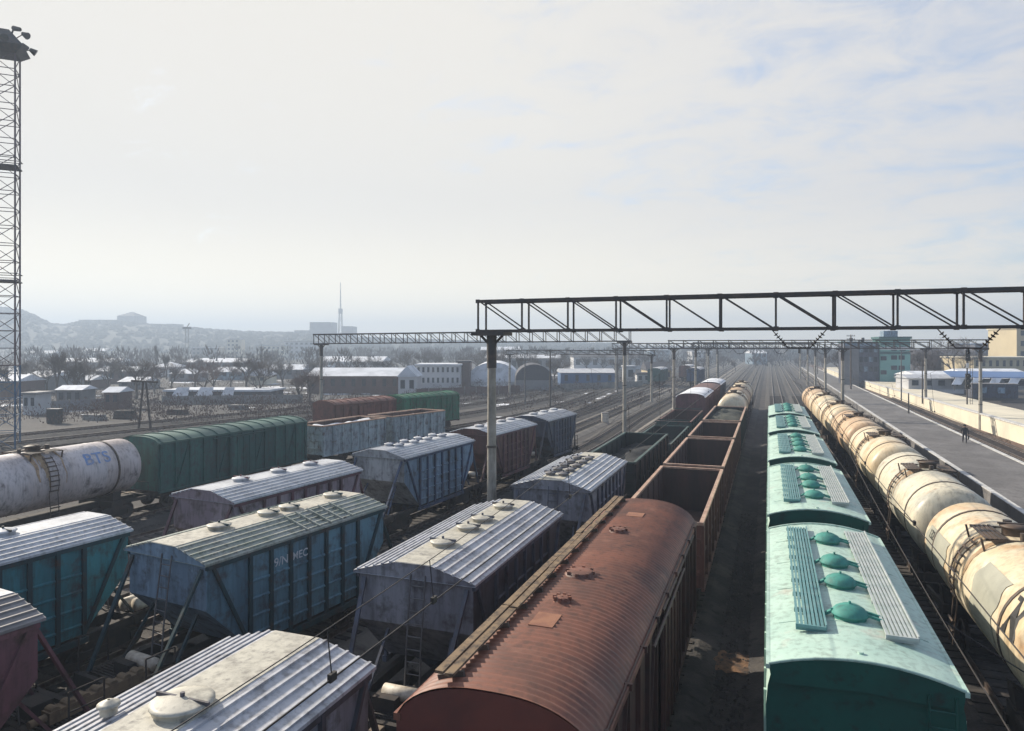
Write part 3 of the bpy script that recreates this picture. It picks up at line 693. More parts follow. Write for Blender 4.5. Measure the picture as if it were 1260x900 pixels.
# ------------------------------------------------------------------ brown boxcar with corrugated roof
def boxcar(label, group, L, roofm, sidem, endm, rise=.62, pitch=.17, amp=.018, ribs=True, ZE=4.05, W=1.55, walk=True, discs=None, doors=True, roofribs=0, bands=False):
    root = empty('boxcar', label, 'boxcar', group=group); h = L/2
    b = MB(); b.mi = 0
    nx = 12 if pitch > .3 or amp == 0 else 22
    arc = lambda ax: (ax*W+ (.06 if ax > 0 else -.06 if ax < 0 else 0)*abs(ax), ZE + rise*(1-abs(ax)**2.6)**.75)
    axs = [-1+2*i/nx for i in range(nx+1)]
    # body walls
    b.box(-W, W, -h+.08, h-.08, 1.18, ZE-.004); b.mi = 1
    for sy in (-1,1):
        ends = [(arc(a)[0], arc(a)[1]-.02) for a in axs] + [(W,1.2),(-W,1.2)]
        b.prism(ends, 'y', *sorted((sy*(h-.08), sy*(h-.02))))
    b.mi = 0
    for sx in (-1,1):
        n = int(L/1.05)
        for k in range(n+1):
            y = -h+.2+(L-.4)*k/n; b.box(*sorted((sx*W, sx*(W+.09))), y-.05, y+.05, 1.2, ZE-.05)
        b.box(*sorted((sx*W, sx*(W+.1))), -h+.05, h-.05, 1.08, 1.2)
        for k in range(n):
            if k % 3 == 1 and ribs:
                y0 = -h+.25+(L-.4)*k/n; y1 = -h+.15+(L-.4)*(k+1)/n; b.bar((sx*(W+.03), y0, 1.25),(sx*(W+.03), y1, ZE-.1),.07,.05)
    b.build('body', [sidem, endm], root)
    r = MB(); r.smooth = True; rows = []
    ny = int(L/pitch)*5 if amp else 8
    for j in range(ny+1):
        y = -h + L*j/ny; ph = 2*PI*(j/5.); rp = amp*(math.cos(ph)) if amp else 0
        rows.append([(arc(a)[0], y, arc(a)[1]+rp*(1-abs(a)**8)) for a in axs])
    r.loft(rows); r.smooth = False
    for k in range(roofribs):
        y = -h+.3+(L-.6)*k/(roofribs-1); pts = [(arc(a)[0], y, arc(a)[1]+.02) for a in axs]
        for p_, q_ in zip(pts, pts[1:]): r.bar(p_, q_, .09, .07)
    for sx in (-1,1): r.box(*sorted((sx*(W-.02), sx*(W+.10))), -h, h, ZE-.08, ZE+.03)
    ro = r.build('roof', roofm, root)
    if doors:
        for sx in (-1,1):
            d = MB(); d.box(*sorted((sx*(W+.10), sx*(W+.16))), -1.2, 1.2, 1.22, ZE-.3)
            for k in range(5): d.box(*sorted((sx*(W+.16), sx*(W+.20))), -1.15+k*.56, -1.08+k*.56, 1.25, ZE-.33)
            d.tube((sx*(W+.16), -2.6, ZE-.22), (sx*(W+.16), 2.6, ZE-.22), .04)
            d.build('door', sidem, root)
    if walk:
        w = MB(); random.seed(5)
        for k, x in enumerate((-.95, -.76)):
            y = -h+.15
            while y < h-.3:
                l_ = min(random.uniform(2.2, 3.4), h-.2-y); z = arc(-.74/W)[1]+.13+random.uniform(-.012,.012); dx = random.uniform(-.02,.02)
                w.box(x-.07+dx, x+.07+dx, y, y+l_-.03, z, z+.045); y += l_
        for k in range(14):
            y = -h+.4+k*(L-.8)/13; w.mi = 1; w.bar((-1.06,y,arc(-1.06/W)[1]+.06),(-.62,y,arc(-.62/W)[1]+.05),.06,.1); w.mi = 0
        w.build('roof_walkway', [M['plank'], M['oil']], ro)
    for d_ in (discs or []):
        x, y, rad = d_; z = arc(x/W)[1]; q = MB(); q.smooth = True
        q.lathe([(z-.03,rad*1.15),(z+.035,rad*1.15),(z+.04,rad),(z+.075,rad),(z+.09,rad*.85),(z+.095,.02)],'z',(x,y,0),20); q.smooth = False
        for k in range(8):
            a = k*PI/4; q.box(x+rad*math.cos(a)-.03,x+rad*math.cos(a)+.03,y+rad*math.sin(a)-.03,y+rad*math.sin(a)+.03,z+.03,z+.11)
        q.build('hatch', roofm, ro)
    f = MB()
    f.box(-.25,.25,-h-.2,h+.2,.84,1.16)
    for sx in (-1,1): f.box(*sorted((sx*1.1,sx*1.3)),-h,h,.92,1.17)
    for sy in (-1,1): f.box(-1.45,1.45,*sorted((sy*h,sy*(h+.14))),.86,1.22)
    f.build('underframe', M['frame'], root)
    running(root, h+.15, h-2.2)
    return root, ro, arc
bc, bro, arc = boxcar('large brown boxcar in front with corrugated roof and plank walkway', 'boxcars', 13.9, M['rustroof'], M['rustside'], M['rustend'], discs=[(-.05,-3.0,.16),(-.12,-1.3,.30),(-.05,2.6,.22)])
place(bc, kst(TC-.1), 16.55)
q = MB(); z = arc(0)[1]; q.box(-.3,.16,-4.4,-3.75,z-.04,z+.022); q.build('roof_patch', M['patch'], bro)
q = MB(); q.box(-.2,.3,4.4,4.9,z-.04,z+.022); q.build('roof_patch', M['patch'], bro)
# conduit along the right eave
q = MB(); q.tube((1.6,-6.8,4.10),(1.6,6.7,4.10),.02); q.tube((1.66,-1.0,3.98),(1.66,5.5,3.98),.045)
for k in range(9): q.box(1.5,1.7,-6.4+k*1.55,-6.34+k*1.55,4.0,4.12)
q.build('eave_rail', M['rustside'], bc)
o, ro_, _ = boxcar('dark green boxcar with ribbed roof behind the dirty tank wagon', 'boxcars', 13.3, M['boxgreenroof'], M['boxgreen'], M['boxgreen'], rise=.35, amp=0, walk=False, roofribs=13)
place(o, fG, 38.2)
o, _, _ = boxcar('red brown boxcar behind the graffitied gondolas, left of the bright green boxcar', 'boxcars', 8.6, M['ctrred'], M['ctrred'], M['ctrred'], rise=.35, amp=0, walk=False, roofribs=9)
place(o, fH, 62.4)
o, _, _ = boxcar('bright green boxcar behind the graffitied gondolas, furthest right in its row', 'boxcars', 9.8, M['ctrgreen'], M['ctrgreen'], M['ctrgreen'], rise=.35, amp=0, walk=False, roofribs=10)
place(o, fH, 72.2)
o, _, _ = boxcar('maroon boxcar with snow white roof beyond the low teal gondolas', 'boxcars', 12.6, M['snow'], M['maroon'], M['maroon'], rise=.4, amp=0, walk=False)
place(o, kst(TD), 87.5)
o, _, _ = boxcar('grey boxcar with white roof, last in the left hand row towards the horizon', 'boxcars', 12.6, M['snow'], M['slate'], M['slate'], rise=.4, amp=0, walk=False)
place(o, kst(TD), 114.5)
o, _, _ = boxcar('brown flat roofed boxcar between the two white roofed boxcars', 'boxcars', 12.0, M['brownw'], M['brownw'], M['brownw'], rise=.3, amp=0, walk=False)
place(o, kst(TD), 101)

# ------------------------------------------------------------------ gondolas
def gondola(label, group, L, outm, inm, rimm, ZT=3.45, load=None, W=1.5, loadz=2.7, lip=True, ragged=0.):
    root = empty('gondola_wagon', label, 'gondola wagon', group=group); h = L/2
    b = MB()
    th_ = .09
    b.mi = 0
    for sx in (-1,1):
        b.box(*sorted((sx*(W-.03), sx*W)), -h, h, 1.2, ZT-.02)
        n = max(7, int(L/1.55))
        for k in range(n+1):
            y = -h+.1+(L-.2)*k/n; b.box(*sorted((sx*W, sx*(W+.1))), y-.07, y+.07, 1.15, ZT-.06)
        b.box(*sorted((sx*W, sx*(W+.11))), -h, h, 1.08, 1.2); b.box(*sorted((sx*(W+.001), sx*(W+.04))), -h+.05, h-.05, 2.2, 2.3)
    for sy in (-1,1):
        b.box(-W+.03, W-.03, *sorted((sy*h, sy*(h-.03))), 1.2, ZT-.02)
        for z in (1.7,2.3,2.9): b.box(-W+.03, W-.03, *sorted((sy*h, sy*(h+.06))), z-.05, z+.05)
    b.mi = 1
    for sx in (-1,1):
        b.box(*sorted((sx*(W-.05), sx*(W-.032))), -h+.05, h-.05, 1.3, ZT-.03)
        for k in range(1, n): y = -h+.1+(L-.2)*k/n; b.box(*sorted((sx*(W-.05), sx*(W-.10))), y-.05, y+.05, 1.3, ZT-.08)
    for sy in (-1,1):
        b.box(-W+.06, W-.06, *sorted((sy*(h-.05), sy*(h-.032))), 1.3, ZT-.03)
    b.box(-W+.05, W-.05, -h+.04, h-.04, 1.22, 1.3)
    b.build('body', [outm, inm], root)
    t = MB()
    for sx in (-1,1): t.box(*sorted((sx*(W-.07), sx*(W+.08))), -h-.02, h+.02, ZT-.02, ZT+.08)
    for sy in (-1,1): t.box(-W+.072, W-.072, *sorted((sy*(h-.08), sy*(h+.06))), ZT-.02, ZT+.075)
    t.build('top_rail', rimm, root)
    if load:
        l_ = MB(); rows = []; l_.smooth = True
        for j in range(25):
            y = -h+.06+(L-.12)*j/24; rows.append([(-W+.055+(2*W-.11)*i/8, y, loadz + .35*noise.noise(Vector((i*.5, y*.7, loadz)))+ .25*math.sin(PI*i/8)) for i in range(9)])
        l_.loft(rows); ld = l_.build('load', load, root)
    f = MB(); f.box(-.25,.25,-h-.3,h+.3,.84,1.16)
    for sy in (-1,1): f.box(-1.45,1.45,*sorted((sy*(h+.2),sy*(h+.32))),.86,1.2)
    f.build('underframe', M['frame'], root); running(root, h+.3, h-1.9)
    return root
place(gondola('empty rusty gondola directly behind the brown boxcar', 'brown gondola wagons', 11.5, M['gond'], M['gondin'], M['rim']), kst(TC), 31.35)
place(gondola('second empty rusty gondola behind the brown boxcar', 'brown gondola wagons', 11.2, M['gond'], M['gondin'], M['rim']), kst(TC), 43.6)
place(gondola('third and farthest of the empty rusty gondolas', 'brown gondola wagons', 10.2, M['gond'], M['gondin'], M['rim']), kst(TC), 55.3)
place(gondola('gondola filled with dark load, beyond the empty rusty gondolas', 'gondola wagons', 14.5, M['gonddk'], M['gonddk'], M['rim'], load=M['gravel'], loadz=3.0), kst(TC), 69.0)
CT = [('tank','beige tank wagon right beyond the dark loaded gondola'),('tankb','middle beige tank wagon of three beyond the loaded gondola'),('tank','farthest beige tank wagon behind the brown gondolas')]
for i, (m, lb) in enumerate(CT): place(tank_wagon(lb, m, 'beige tank wagons', simple=True, ztop=4.5), kst(TC), 83.2+12.1*i)
place(gondola('dark green gondola with coal inside, left of the rusty gondolas', 'gondola wagons', 13.0, M['gonddk'], M['gonddk'], M['gonteal'], load=M['coal'], loadz=2.5), kst(TD), 44.2)
place(gondola('low teal gondola just beyond the coal gondola', 'low teal gondola wagons', 12.4, M['gonteal'], M['gonddk'], M['gonteal'], ZT=2.5), kst(TD), 58.4)
place(gondola('farther low teal gondola in front of the white roofed boxcar', 'low teal gondola wagons', 12.4, M['gonteal'], M['gondin'], M['brownw'], ZT=2.7), kst(TD), 72.6)
place(gondola('pale blue gondola with rust streaks right behind the green boxcar', 'pale gondola wagons', 7.7, M['gondblue'], M['gondin'], M['rim'], load=M['snow'], loadz=3.0), fG, 50.4)
place(gondola('pale blue gondola with yellowish rim at the right end of its row', 'pale gondola wagons', 7.4, M['gondblue'], M['gondin'], M['rim'], load=M['snow'], loadz=2.9), fG, 58.8)

# ------------------------------------------------------------------ overhead line gantries
def gantry(label, y, x0, x1, zb, zt, posts, dy=.9, pl=2.0, tilt=0., thick=.09, ins=(), pole_r=.17, rx=None):
    root = empty('catenary_gantry', label, 'gantry', group='overhead line gantries')
    sl = lambda x: tilt*(x-x0)/(x1-x0)
    t = MB(); n = round((x1-x0)/pl); w = (x1-x0)/n
    for yy in (y-dy/2, y+dy/2):
        t.bar((x0,yy,zt+sl(x0)),(x1,yy,zt+sl(x1)),thick*1.5); t.bar((x0,yy,zb+sl(x0)),(x1,yy,zb+sl(x1)),thick*1.2)
        for k in range(n+1):
            x = x0+k*w; t.bar((x,yy,zb+sl(x)),(x,yy,zt+sl(x)),thick*.8)
            if k < n: t.bar((x+.06,yy,zt+sl(x)),(x+w-.06,yy,zb+sl(x+w)),thick*.62)
    for k in range(n+1):
        x = x0+k*w
        for z in (zb, zt): t.bar((x,y-dy/2,z+sl(x)),(x,y+dy/2,z+sl(x)),thick*.7)
        if k < n:
            for z in (zb, zt): t.bar((x,y-dy/2,z+sl(x)),(x+w,y+dy/2,z+sl(x)),thick*.5)
    for k in range(n+1):     # gusset plates
        x = x0+k*w
        for yy in (y-dy/2-thick*.7, y+dy/2+thick*.7):
            for z in (zb, zt): t.box(x-.09, x+.09, yy-.008, yy+.008, z+sl(x)-.08, z+sl(x)+.08)
    t.build('truss', M['steel'], root)
    for px in posts:
        p = MB(); p.tube((px,y,GZ-.1),(px,y,zb+sl(px)-.25),pole_r*1.35,pole_r,n=14); p.mi = 1
        p.tube((px,y,zb-1.6+sl(px)),(px,y,zb+sl(px)-.2),pole_r*1.25,pole_r*1.3,n=12); p.box(px-.75,px+.75,y-dy/2-.1,y+dy/2+.1,zb+sl(px)-.2,zb+sl(px)-.06)
        p.bar((px,y,zb+sl(px)-.7),(px+.55,y,zb+sl(px)-.15),.09); p.bar((px,y,zb+sl(px)-.7),(px-.55,y,zb+sl(px)-.15),.09)
        for zz in (2.6, 5.4): p.tube((px,y,zz),(px,y,zz+.09),pole_r*1.42,n=14)
        p.build('post', [M['pole'], M['steel']], root)
    for cx in ins:   # V strings of disc insulators
        q = MB(); z1 = zb-.72
        for sx in (-1,1):
            a = Vector((cx+sx*.95, y-.2, zb-.03)); b_ = Vector((cx+sx*.38, y-.2, z1)); q.tube(a, b_, .02, n=6)
            for k in range(5):
                c = a.lerp(b_, .25+k*.14); d = (b_-a).normalized(); q.tube(c, c+d*.045, .10, .05, n=12)
        q.tube((cx-.38,y-.2,z1),(cx+.38,y-.2,z1),.03,n=6); q.tube((cx,y-.2,z1),(cx,y-.2,z1-.2),.02,n=6)
        q.build('insulator_string', M['insul'], root)
    return root
gantry('near lattice gantry spanning the trains from the tall concrete post to the right edge', 28.2, -11.75, 28.25, 10.45, 11.72, (-11.3, 26.5), ins=(1.05, 6.45), thick=.085)
gantry('second lattice gantry on two posts across the left tracks, behind the navy hopper', 77, -55.6, -14.4, 10.1, 11.3, (-54.8, -15.0), dy=1.0, thick=.10, tilt=.25, pl=1.65)
gantry('third gantry farther back over the mint wagons and tank wagons', 100, -13.2, 25.0, 9.5, 10.55, (-12.5, 9.0, 24.3), ins=(-3.7, 1.5, 6.7), thick=.09)
gantry('fourth gantry, thin in the haze over the middle tracks', 160, -34, 10.0, 9.2, 10.4, (-33.2, -12.5, 9.2), ins=(-8.3, -3.7, 1.5), thick=.11)
gantry('farthest gantry, faint near the vanishing point of the tracks', 235, -20, 32, 9.0, 10.3, (-19, 9.2, 31), thick=.14)
gantry('short far gantry above the blue shed on the left tracks', 128, -48, -19.5, 8.2, 9.0, (-47.5, -20.0), thick=.10)

gantry('thin gantry between the third and fourth ones over the right hand tracks', 128, -12.6, 24, 9.4, 10.4, (-12.2, 8.9, 23.6), thick=.09)
gantry('hazy gantry just beyond the fourth one over all the middle tracks', 195, -38, 11, 9.2, 10.4, (-37, -13.0, 9.4), thick=.11)
for fx_, y_, lb, m in ((fI, 205, 'hazy brown boxcar alone on the left tracks beyond the maroon boxcar', 'brownw'), (fF, 182, 'hazy dark blue boxcar far off left of the white roofed boxcars', 'navy'),
                       (fJ, 178, 'hazy green boxcar far off in front of the ochre depot', 'boxgreen')):
    o, _, _ = boxcar(lb, 'boxcars', 13, M['roofgrey'], M[m], M[m], rise=.4, amp=0, walk=False); place(o, fx_, y_)
# overhead wires
def overhead(label, xc, xm, h0=7.0, ya=-6.):
    root = empty('overhead_wire', label, 'overhead wire', group='overhead contact wires')
    sup = [(-22, 9.45), (28.2, 9.5), (77, 9.3), (100, 8.6), (160, 8.4)]
    w = MB(); cw = MB()
    def zm(y):
        for (a, za), (b, zb_) in zip(sup, sup[1:]):
            if a <= y <= b:
                t = (y-a)/(b-a); sag = 2.08*((b-a)/50.2)**2; return za+(zb_-za)*t - 4*sag*t*(1-t)
    pts = []; y = ya
    while y <= 160: pts.append((xm, y, zm(y))); y += 1.5
    w.path(pts, .005, 5); w.build('messenger_wire', M['wire'], root)
    zz = lambda y: xc + .28*(abs(((y/55.)%2)-1)*2-1)*0
    cw.path([(xc, ya, h0), (xc, 30, h0), (xc, 160, 6.9)], .008, 6); cw.build('contact_wire', M['wire'], root)
    for y in (1.2, 5.0, 6.9, 12.5, 18.5, 24.0, 34, 44, 54, 64, 74):
        if y < ya: continue
        d = MB(); d.tube((xm, y, zm(y)), (xc, y, h0), .006, n=5); d.box(xc-.018, xc+.018, y-.045, y+.045, h0-.02, h0+.05); d.build('dropper', M['wire'], root)
overhead('overhead wire with droppers crossing above the nearest grey hopper roof', -3.45, -3.5, 7.0)
overhead('overhead wire running above the right side of the mint wagons', 2.15, 1.4, 7.0)

overhead('overhead wire strung behind the near gantry above the cream tank wagons', 6.6, 6.45, 7.0, 28.2)
overhead('overhead wire strung behind the near gantry above the coal gondola', -8.1, -8.3, 7.0, 28.2)
# ------------------------------------------------------------------ platform on the right
pb = MB(); PX0, PX1, PZ = 13.15, 18.95, .55
pb.box(PX0, PX1, 12, 330, GZ, PZ)
po = tag(pb.build('platform', M['asphalt']), 'long grey asphalt railway platform on the right', 'platform', kind='structure')
for x0, x1, lb in ((PX0, PX0+.32, 'left'), (PX1-.3, PX1, 'right')):
    q = MB(); y = 12
    while y < 330: q.box(x0-.02, x1+.02, y, y+2.46, PZ+.004, PZ+.05); y += 2.5
    q.build('platform_edge', M['edge'], po)
sheet('rusty_strip', [(19.0,10),(25,10),(24.6,90),(22.4,150),(20,330),(19.0,330)], GZ+.008, M['rustbed'], 'rusty brown earth strip between platform and wall')
gv = MB()
for _ in range(5200):
    x = random.uniform(19.3,24.0); y = random.uniform(40,190)
    if noise.noise(Vector((x*.25,y*.06,2))) < .12 or abs(x-21.6) < 1.3: continue
    s_ = random.uniform(.12,.4); a = random.random()*6.3
    gv.add([(x-.03,y,GZ),(x+.03,y,GZ),(x+s_*.5*math.cos(a),y+s_*.5*math.sin(a),GZ+s_)],[(0,1,2)])
tag(gv.build('dry_grass', M['scrub']), 'tufts of dry grass beside the rusty track', 'grass', kind='stuff')
# second platform wall
wl = MB(); W_ = [(25.6,30),(25.0,80),(23.2,130),(21.8,165),(20.6,215),(20,300)]
for (xa,ya),(xb,yb) in zip(W_, W_[1:]):
    wl.prism([(xa,ya),(xb,yb),(xb+7,yb),(xa+7,ya)],'z',GZ,1.45)
    wl.mi = 1; wl.prism([(xa-.12,ya),(xb-.12,yb),(xb+.5,yb),(xa+.5,ya)],'z',1.455,1.6); wl.mi = 0
tag(wl.build('retaining_wall', [M['cream'], M['edge']]), 'long cream retaining wall of the far right platform', 'wall')

# ------------------------------------------------------------------ buildings
def building(name, label, cat, u0, u1, Z, vt, wall, roof, depth=9, kind='flat', cols=0, rows=0, wm='glass', rot=None, group=None, z0=GZ, rise=1.5, wfrac=.5, over=.3, hgt=None, trim=None):
    c = at((u0+u1)/2, Z); w = (u1-u0)/FPX*Z; h = hgt if hgt else hz(vt, Z)
    root = empty(name, label, cat, (c.x, c.y, 0), YAW if rot is None else rot, group)
    b = MB(); b.box(-w/2, w/2, 0, depth, z0, h); b.build('wall', wall, root)
    r = MB()
    if kind == 'flat': r.box(-w/2-over, w/2+over, -over, depth+over, h+.003, h+.35)
    elif kind == 'gable':
        r.prism([(-over, h), (depth+over, h), (depth/2, h+rise)], 'x', -w/2-over, w/2+over)
    elif kind == 'gablex':
        r.prism([(-w/2-over, h), (w/2+over, h), (0, h+rise)], 'y', -over, depth+over)
    elif kind == 'hip':
        a = [(-w/2-over,-over,h),(w/2+over,-over,h),(w/2+over,depth+over,h),(-w/2-over,depth+over,h)]; k = min(w, depth)*.45
        r.loft([a, [(-w/2+k,depth/2-.1,h+rise),(w/2-k,depth/2-.1,h+rise),(w/2-k,depth/2+.1,h+rise),(-w/2+k,depth/2+.1,h+rise)]], True, True)
    elif kind == 'arch':
        r.prism([(w/2*math.cos(PI*i/14), h+rise*math.sin(PI*i/14)) for i in range(15)], 'y', -.05, depth)
    r.build('roof', roof, root)
    if cols:
        cw = w/cols; rh = (h-max(z0,0))/rows
        for i in range(cols):
            for j in range(rows):
                x = -w/2+cw*(i+.5); z = max(z0,0)+rh*(j+.35); q = MB()
                q.box(x-cw*wfrac/2, x+cw*wfrac/2, -.06, .1, z, z+rh*.48); q.mi = 1
                q.box(x-cw*wfrac/2-.08, x+cw*wfrac/2+.08, -.14, .05, z-.12, z-.003)
                q.build('window', [M[wm], trim or wall], root)
    return root
# left and middle distance
B = building
B('warehouse','long red brick warehouse with snowy roof behind the red boxcar','warehouse',378,492,150,463,M['brick'],M['snowroof'],14,'gable',rise=1.6,cols=9,rows=1,wfrac=.35)
B('house','small pale blue gabled house at the right end of the brick warehouse','house',490,512,140,464,M['whitewall'],M['snowroof'],8,'gablex',rise=2.2,cols=2,rows=1)
B('office_building','long two storey white building with rows of windows','office building',512,566,170,450,M['whitewall'],M['snowroof'],12,'flat',cols=9,rows=2,wfrac=.45)
B('shed','dark brick lean-to shed right of the white two storey building','shed',563,578,175,446,M['brick'],M['darkwall'],9,'flat')
B('arched_hangar','white arched fabric hangar behind the tall concrete post','hangar',574,640,180,470,M['whitewall'],M['snow'],26,'arch',rise=5.0)
B('round_shed','dark grey round roofed shed right of the white arched hangar','shed',634,680,160,468,M['greywall'],M['darkwall'],18,'arch',rise=3.6)
B('blue_shed','bright blue sheet metal shed in the middle distance','shed',690,757,175,459,M['bluewall'],M['roofwhite'],12,'gable',rise=.9,cols=5,rows=1,wfrac=.3)
B('kiosk','small white hut right of the blue shed','hut',770,782,190,452,M['whitewall'],M['roofgrey'],6,'flat',cols=1,rows=1)
B('depot_building','ochre depot building with dark roof left of the third gantry post','depot',797,826,200,456,M['yellow'],M['darkwall'],10,'gable',rise=2.4,cols=4,rows=1)
B('depot_annex','low white annex in front of the ochre depot building','annex',784,800,185,461,M['whitewall'],M['darkwall'],7,'flat',cols=2,rows=1)
B('storehouse','blue grey storehouse with snowy roof beside the tall mast','storehouse',22,56,150,464,M['greywall'],M['snow'],14,'gable',rise=1.1,cols=4,rows=1)
B('garage_row','long dark garage row with pale doors beyond the A-frame pole','garage',204,332,135,482,M['darkwall'],M['snowroof'],8,'flat',over=.4)
for i, (ua, ub, lb) in enumerate(((211,234,'pale sloping tarpaulin panel leaning at the left end of the garage row'),(240,264,'pale sloping tarpaulin panel leaning in the middle of the garage row'),(272,289,'narrow pale tarpaulin panel leaning at the right of the garage row'))):
    p0 = at((ua+ub)/2, 131); w = (ub-ua)/FPX*131; q = MB()
    q.loft([[(-w/2,-1.4,GZ),(w/2,-1.4,GZ),(w*.30,1.2,2.0),(-w*.36,1.2,2.0)],[(-w/2,-1.3,GZ),(w/2,-1.3,GZ),(w*.30,1.3,2.0),(-w*.36,1.3,2.0)]],True,True)
    o = tag(q.build('tarpaulin_panel', M['roofwhite']), lb, 'panel'); o.location = p0; o.rotation_euler = (0,0,YAW)
B('low_house','low house with white snow roof behind the big bare tree','house',118,168,190,457,M['brick'],M['snow'],9,'gable',rise=1.2,cols=4,rows=1)
B('low_house','small white roofed house left of the A-frame pole','house',146,176,165,470,M['greywall'],M['snow'],8,'gable',rise=1.0,cols=2,rows=1)
B('low_house','snow roofed house cluster end right of the A-frame pole','house',186,216,230,452,M['whitewall'],M['snow'],9,'hip',rise=1.6,cols=3,rows=1)
B('low_house','broad snow roofed house between the far mast and the brick warehouse','house',330,372,220,455,M['greywall'],M['snow'],10,'gable',rise=1.5,cols=4,rows=1)
B('low_house','small brick house with snow roof at the far left behind the mast','house',-14,18,140,470,M['brick'],M['snow'],9,'gable',rise=1.3,cols=3,rows=1)
B('low_house','long low brick house in front of the big forked tree','house',64,112,165,468,M['brick'],M['snowroof'],8,'gable',rise=1.1,cols=5,rows=1)
B('low_house','grey hip roofed house above the left tarpaulin panel','house',208,240,200,460,M['greywall'],M['snow'],9,'hip',rise=1.5,cols=3,rows=1)
B('low_house','blue house with snow roof above the garage row','house',262,300,210,458,M['paleblue'],M['snow'],9,'gable',rise=1.4,cols=4,rows=1)
B('low_house','cream house half hidden behind the garage row right end','house',306,328,185,463,M['cream'],M['snow'],8,'gablex',rise=1.8,cols=2,rows=1)
B('warehouse','low white roofed warehouse behind the far mast','warehouse',224,300,300,446,M['greywall'],M['snow'],20,'gable',rise=1.6,cols=8,rows=1)
B('warehouse','long white roofed warehouse in haze left of the far mast','warehouse',60,140,320,446,M['greywall'],M['snow'],20,'gable',rise=1.8,cols=8,rows=1)
B('warehouse','grey warehouse behind the arched hangar and round shed','warehouse',596,690,270,441,M['greywall'],M['snowroof'],18,'gable',rise=1.6,cols=9,rows=1)
B('warehouse','low slate roofed warehouse above the blue shed','warehouse',706,790,300,440,M['whitewall'],M['darkwall'],18,'gable',rise=1.8,cols=8,rows=1)
B('long_shed','long low white roofed shed on the far right platform behind the cabin','shed',1120,1262,135,466,M['whitewall'],M['roofwhite'],5,'gable',rise=.7,z0=1.4,cols=9,rows=1,rot=.3)
B('factory_hall','pale factory hall with white roof above the brick warehouse','factory',392,470,330,445,M['whitewall'],M['snow'],25,'gable',rise=2.2,cols=8,rows=1)
B('apartment_block','pale apartment block low on the hazy hill below the square tower block','apartment block',318,350,530,426,M['cream'],M['roofgrey'],14,'flat',cols=6,rows=3)
B('apartment_block','white slab block in haze left of the second gantry','apartment block',350,386,540,421,M['whitewall'],M['darkwall'],14,'flat',cols=6,rows=4)
B('apartment_block','pale tower like block rising behind the bare trees at the hill foot','apartment block',279,294,520,418,M['cream'],M['roofgrey'],12,'flat',cols=3,rows=5)
B('apartment_block','long grey block on the hill foot above the reddish shrubs','apartment block',236,268,520,428,M['greywall'],M['snowroof'],12,'flat',cols=6,rows=3)
B('apartment_block','wide faint white block at the hill foot left of the big bare tree','apartment block',32,64,520,435,M['whitewall'],M['snow'],14,'gable',rise=2,cols=6,rows=3)
B('apartment_block','faint pale block at the hill foot right of the big bare tree','apartment block',100,130,560,432,M['cream'],M['snow'],14,'gable',rise=2,cols=5,rows=3)
HZ = lambda u: hz(prof(u,RIDGE)+2,950)-10
def hillb(label, u0, u1, vt, name='hilltop_building', roof='flat', rise=4, Z=938): B(name, label, 'building', u0,u1,Z,vt,M['greywall'],M['darkwall'],30,roof,rise=rise,z0=HZ((u0+u1)/2)-14)
hillb('square hilltop tower with shallow pointed roof on the left skyline',144,166,389,'hilltop_tower','hip',6)
hillb('long low hilltop building left of the square tower',97,145,394)
hillb('low hilltop building right of the square tower on the skyline',168,198,399)
hillb('small hilltop block in the middle of the ridge',205,213,399)
hillb('tall square tower block on the right shoulder of the hill',381,408,397,'tower_block',Z=915)
hillb('narrower tower block right of the television mast foot',420,433,402,'tower_block',Z=915)
hillb('faint low block left of the square tower block on the ridge',362,384,407)
B('far_block','faint grey office block in haze above the blue shed','building',700,730,520,431,M['greywall'],M['snowroof'],14,'flat',cols=5,rows=3)
B('far_block','pale far block behind the ochre depot','building',800,824,460,431,M['paleblue'],M['snow'],14,'flat',cols=4,rows=3)
B('far_block','white far block just right of the third gantry post','building',852,876,420,433,M['whitewall'],M['snowroof'],12,'flat',cols=4,rows=3)
B('far_block','pale blue far block above the beige tank wagons','building',926,944,380,435,M['paleblue'],M['snow'],12,'gable',rise=1.5,cols=3,rows=2)
B('far_block','dark far block left of the vanishing point of the tracks','building',880,920,560,430,M['darkwall'],M['greywall'],14,'flat',cols=6,rows=3)
B('far_block','long grey far block right of the vanishing point','building',968,1020,520,431,M['greywall'],M['darkwall'],14,'flat',cols=7,rows=3)
B('far_block','low grey far block under the second gantry beam','building',592,640,420,431,M['greywall'],M['snow'],14,'gable',rise=2,cols=6,rows=2)
# right side: control tower
ct = at(1078, 165); root = empty('control_tower','teal and grey railway control building with glazed top floors','control tower',(ct.x,ct.y,0),.06)
ZT = hz(414,165)
q = MB(); q.box(.9,7.2,0,9,GZ,ZT-.6); q.build('wall', M['tealwall'], root)
q = MB(); q.box(-6.8,.9,1.2,9,GZ,ZT-1.6); q.build('wall', M['slate'], root)
q = MB(); q.box(-6.8,-3.6,.4,1.2,GZ,ZT-2.2); q.build('stair_shaft', M['greywall'], root)
q = MB(); q.box(.6,7.5,-.3,9.3,ZT-.6,ZT-.1); q.box(-7.0,.6,.9,9.2,ZT-1.6,ZT-1.2); q.build('roof', M['tealdark'], root)
q = MB(); q.box(2.0,5.0,2,6,ZT-.1,ZT+1.3); q.build('roof_cabin', M['paleblue'], root)
for x in (-4.9,-2.3):
    q = MB(); q.tube((x,3,ZT-1.2),(x,3,ZT-.3),.35,n=10); q.build('roof_vent', M['darkwall'], root)
for j in range(3):
    q = MB(); z = ZT-1.7-j*1.05; q.box(.86,7.25,-.1,.1,z-.42,z+.2); q.build('floor_band', M['tealdark' if j != 1 else 'whitewall'], root)
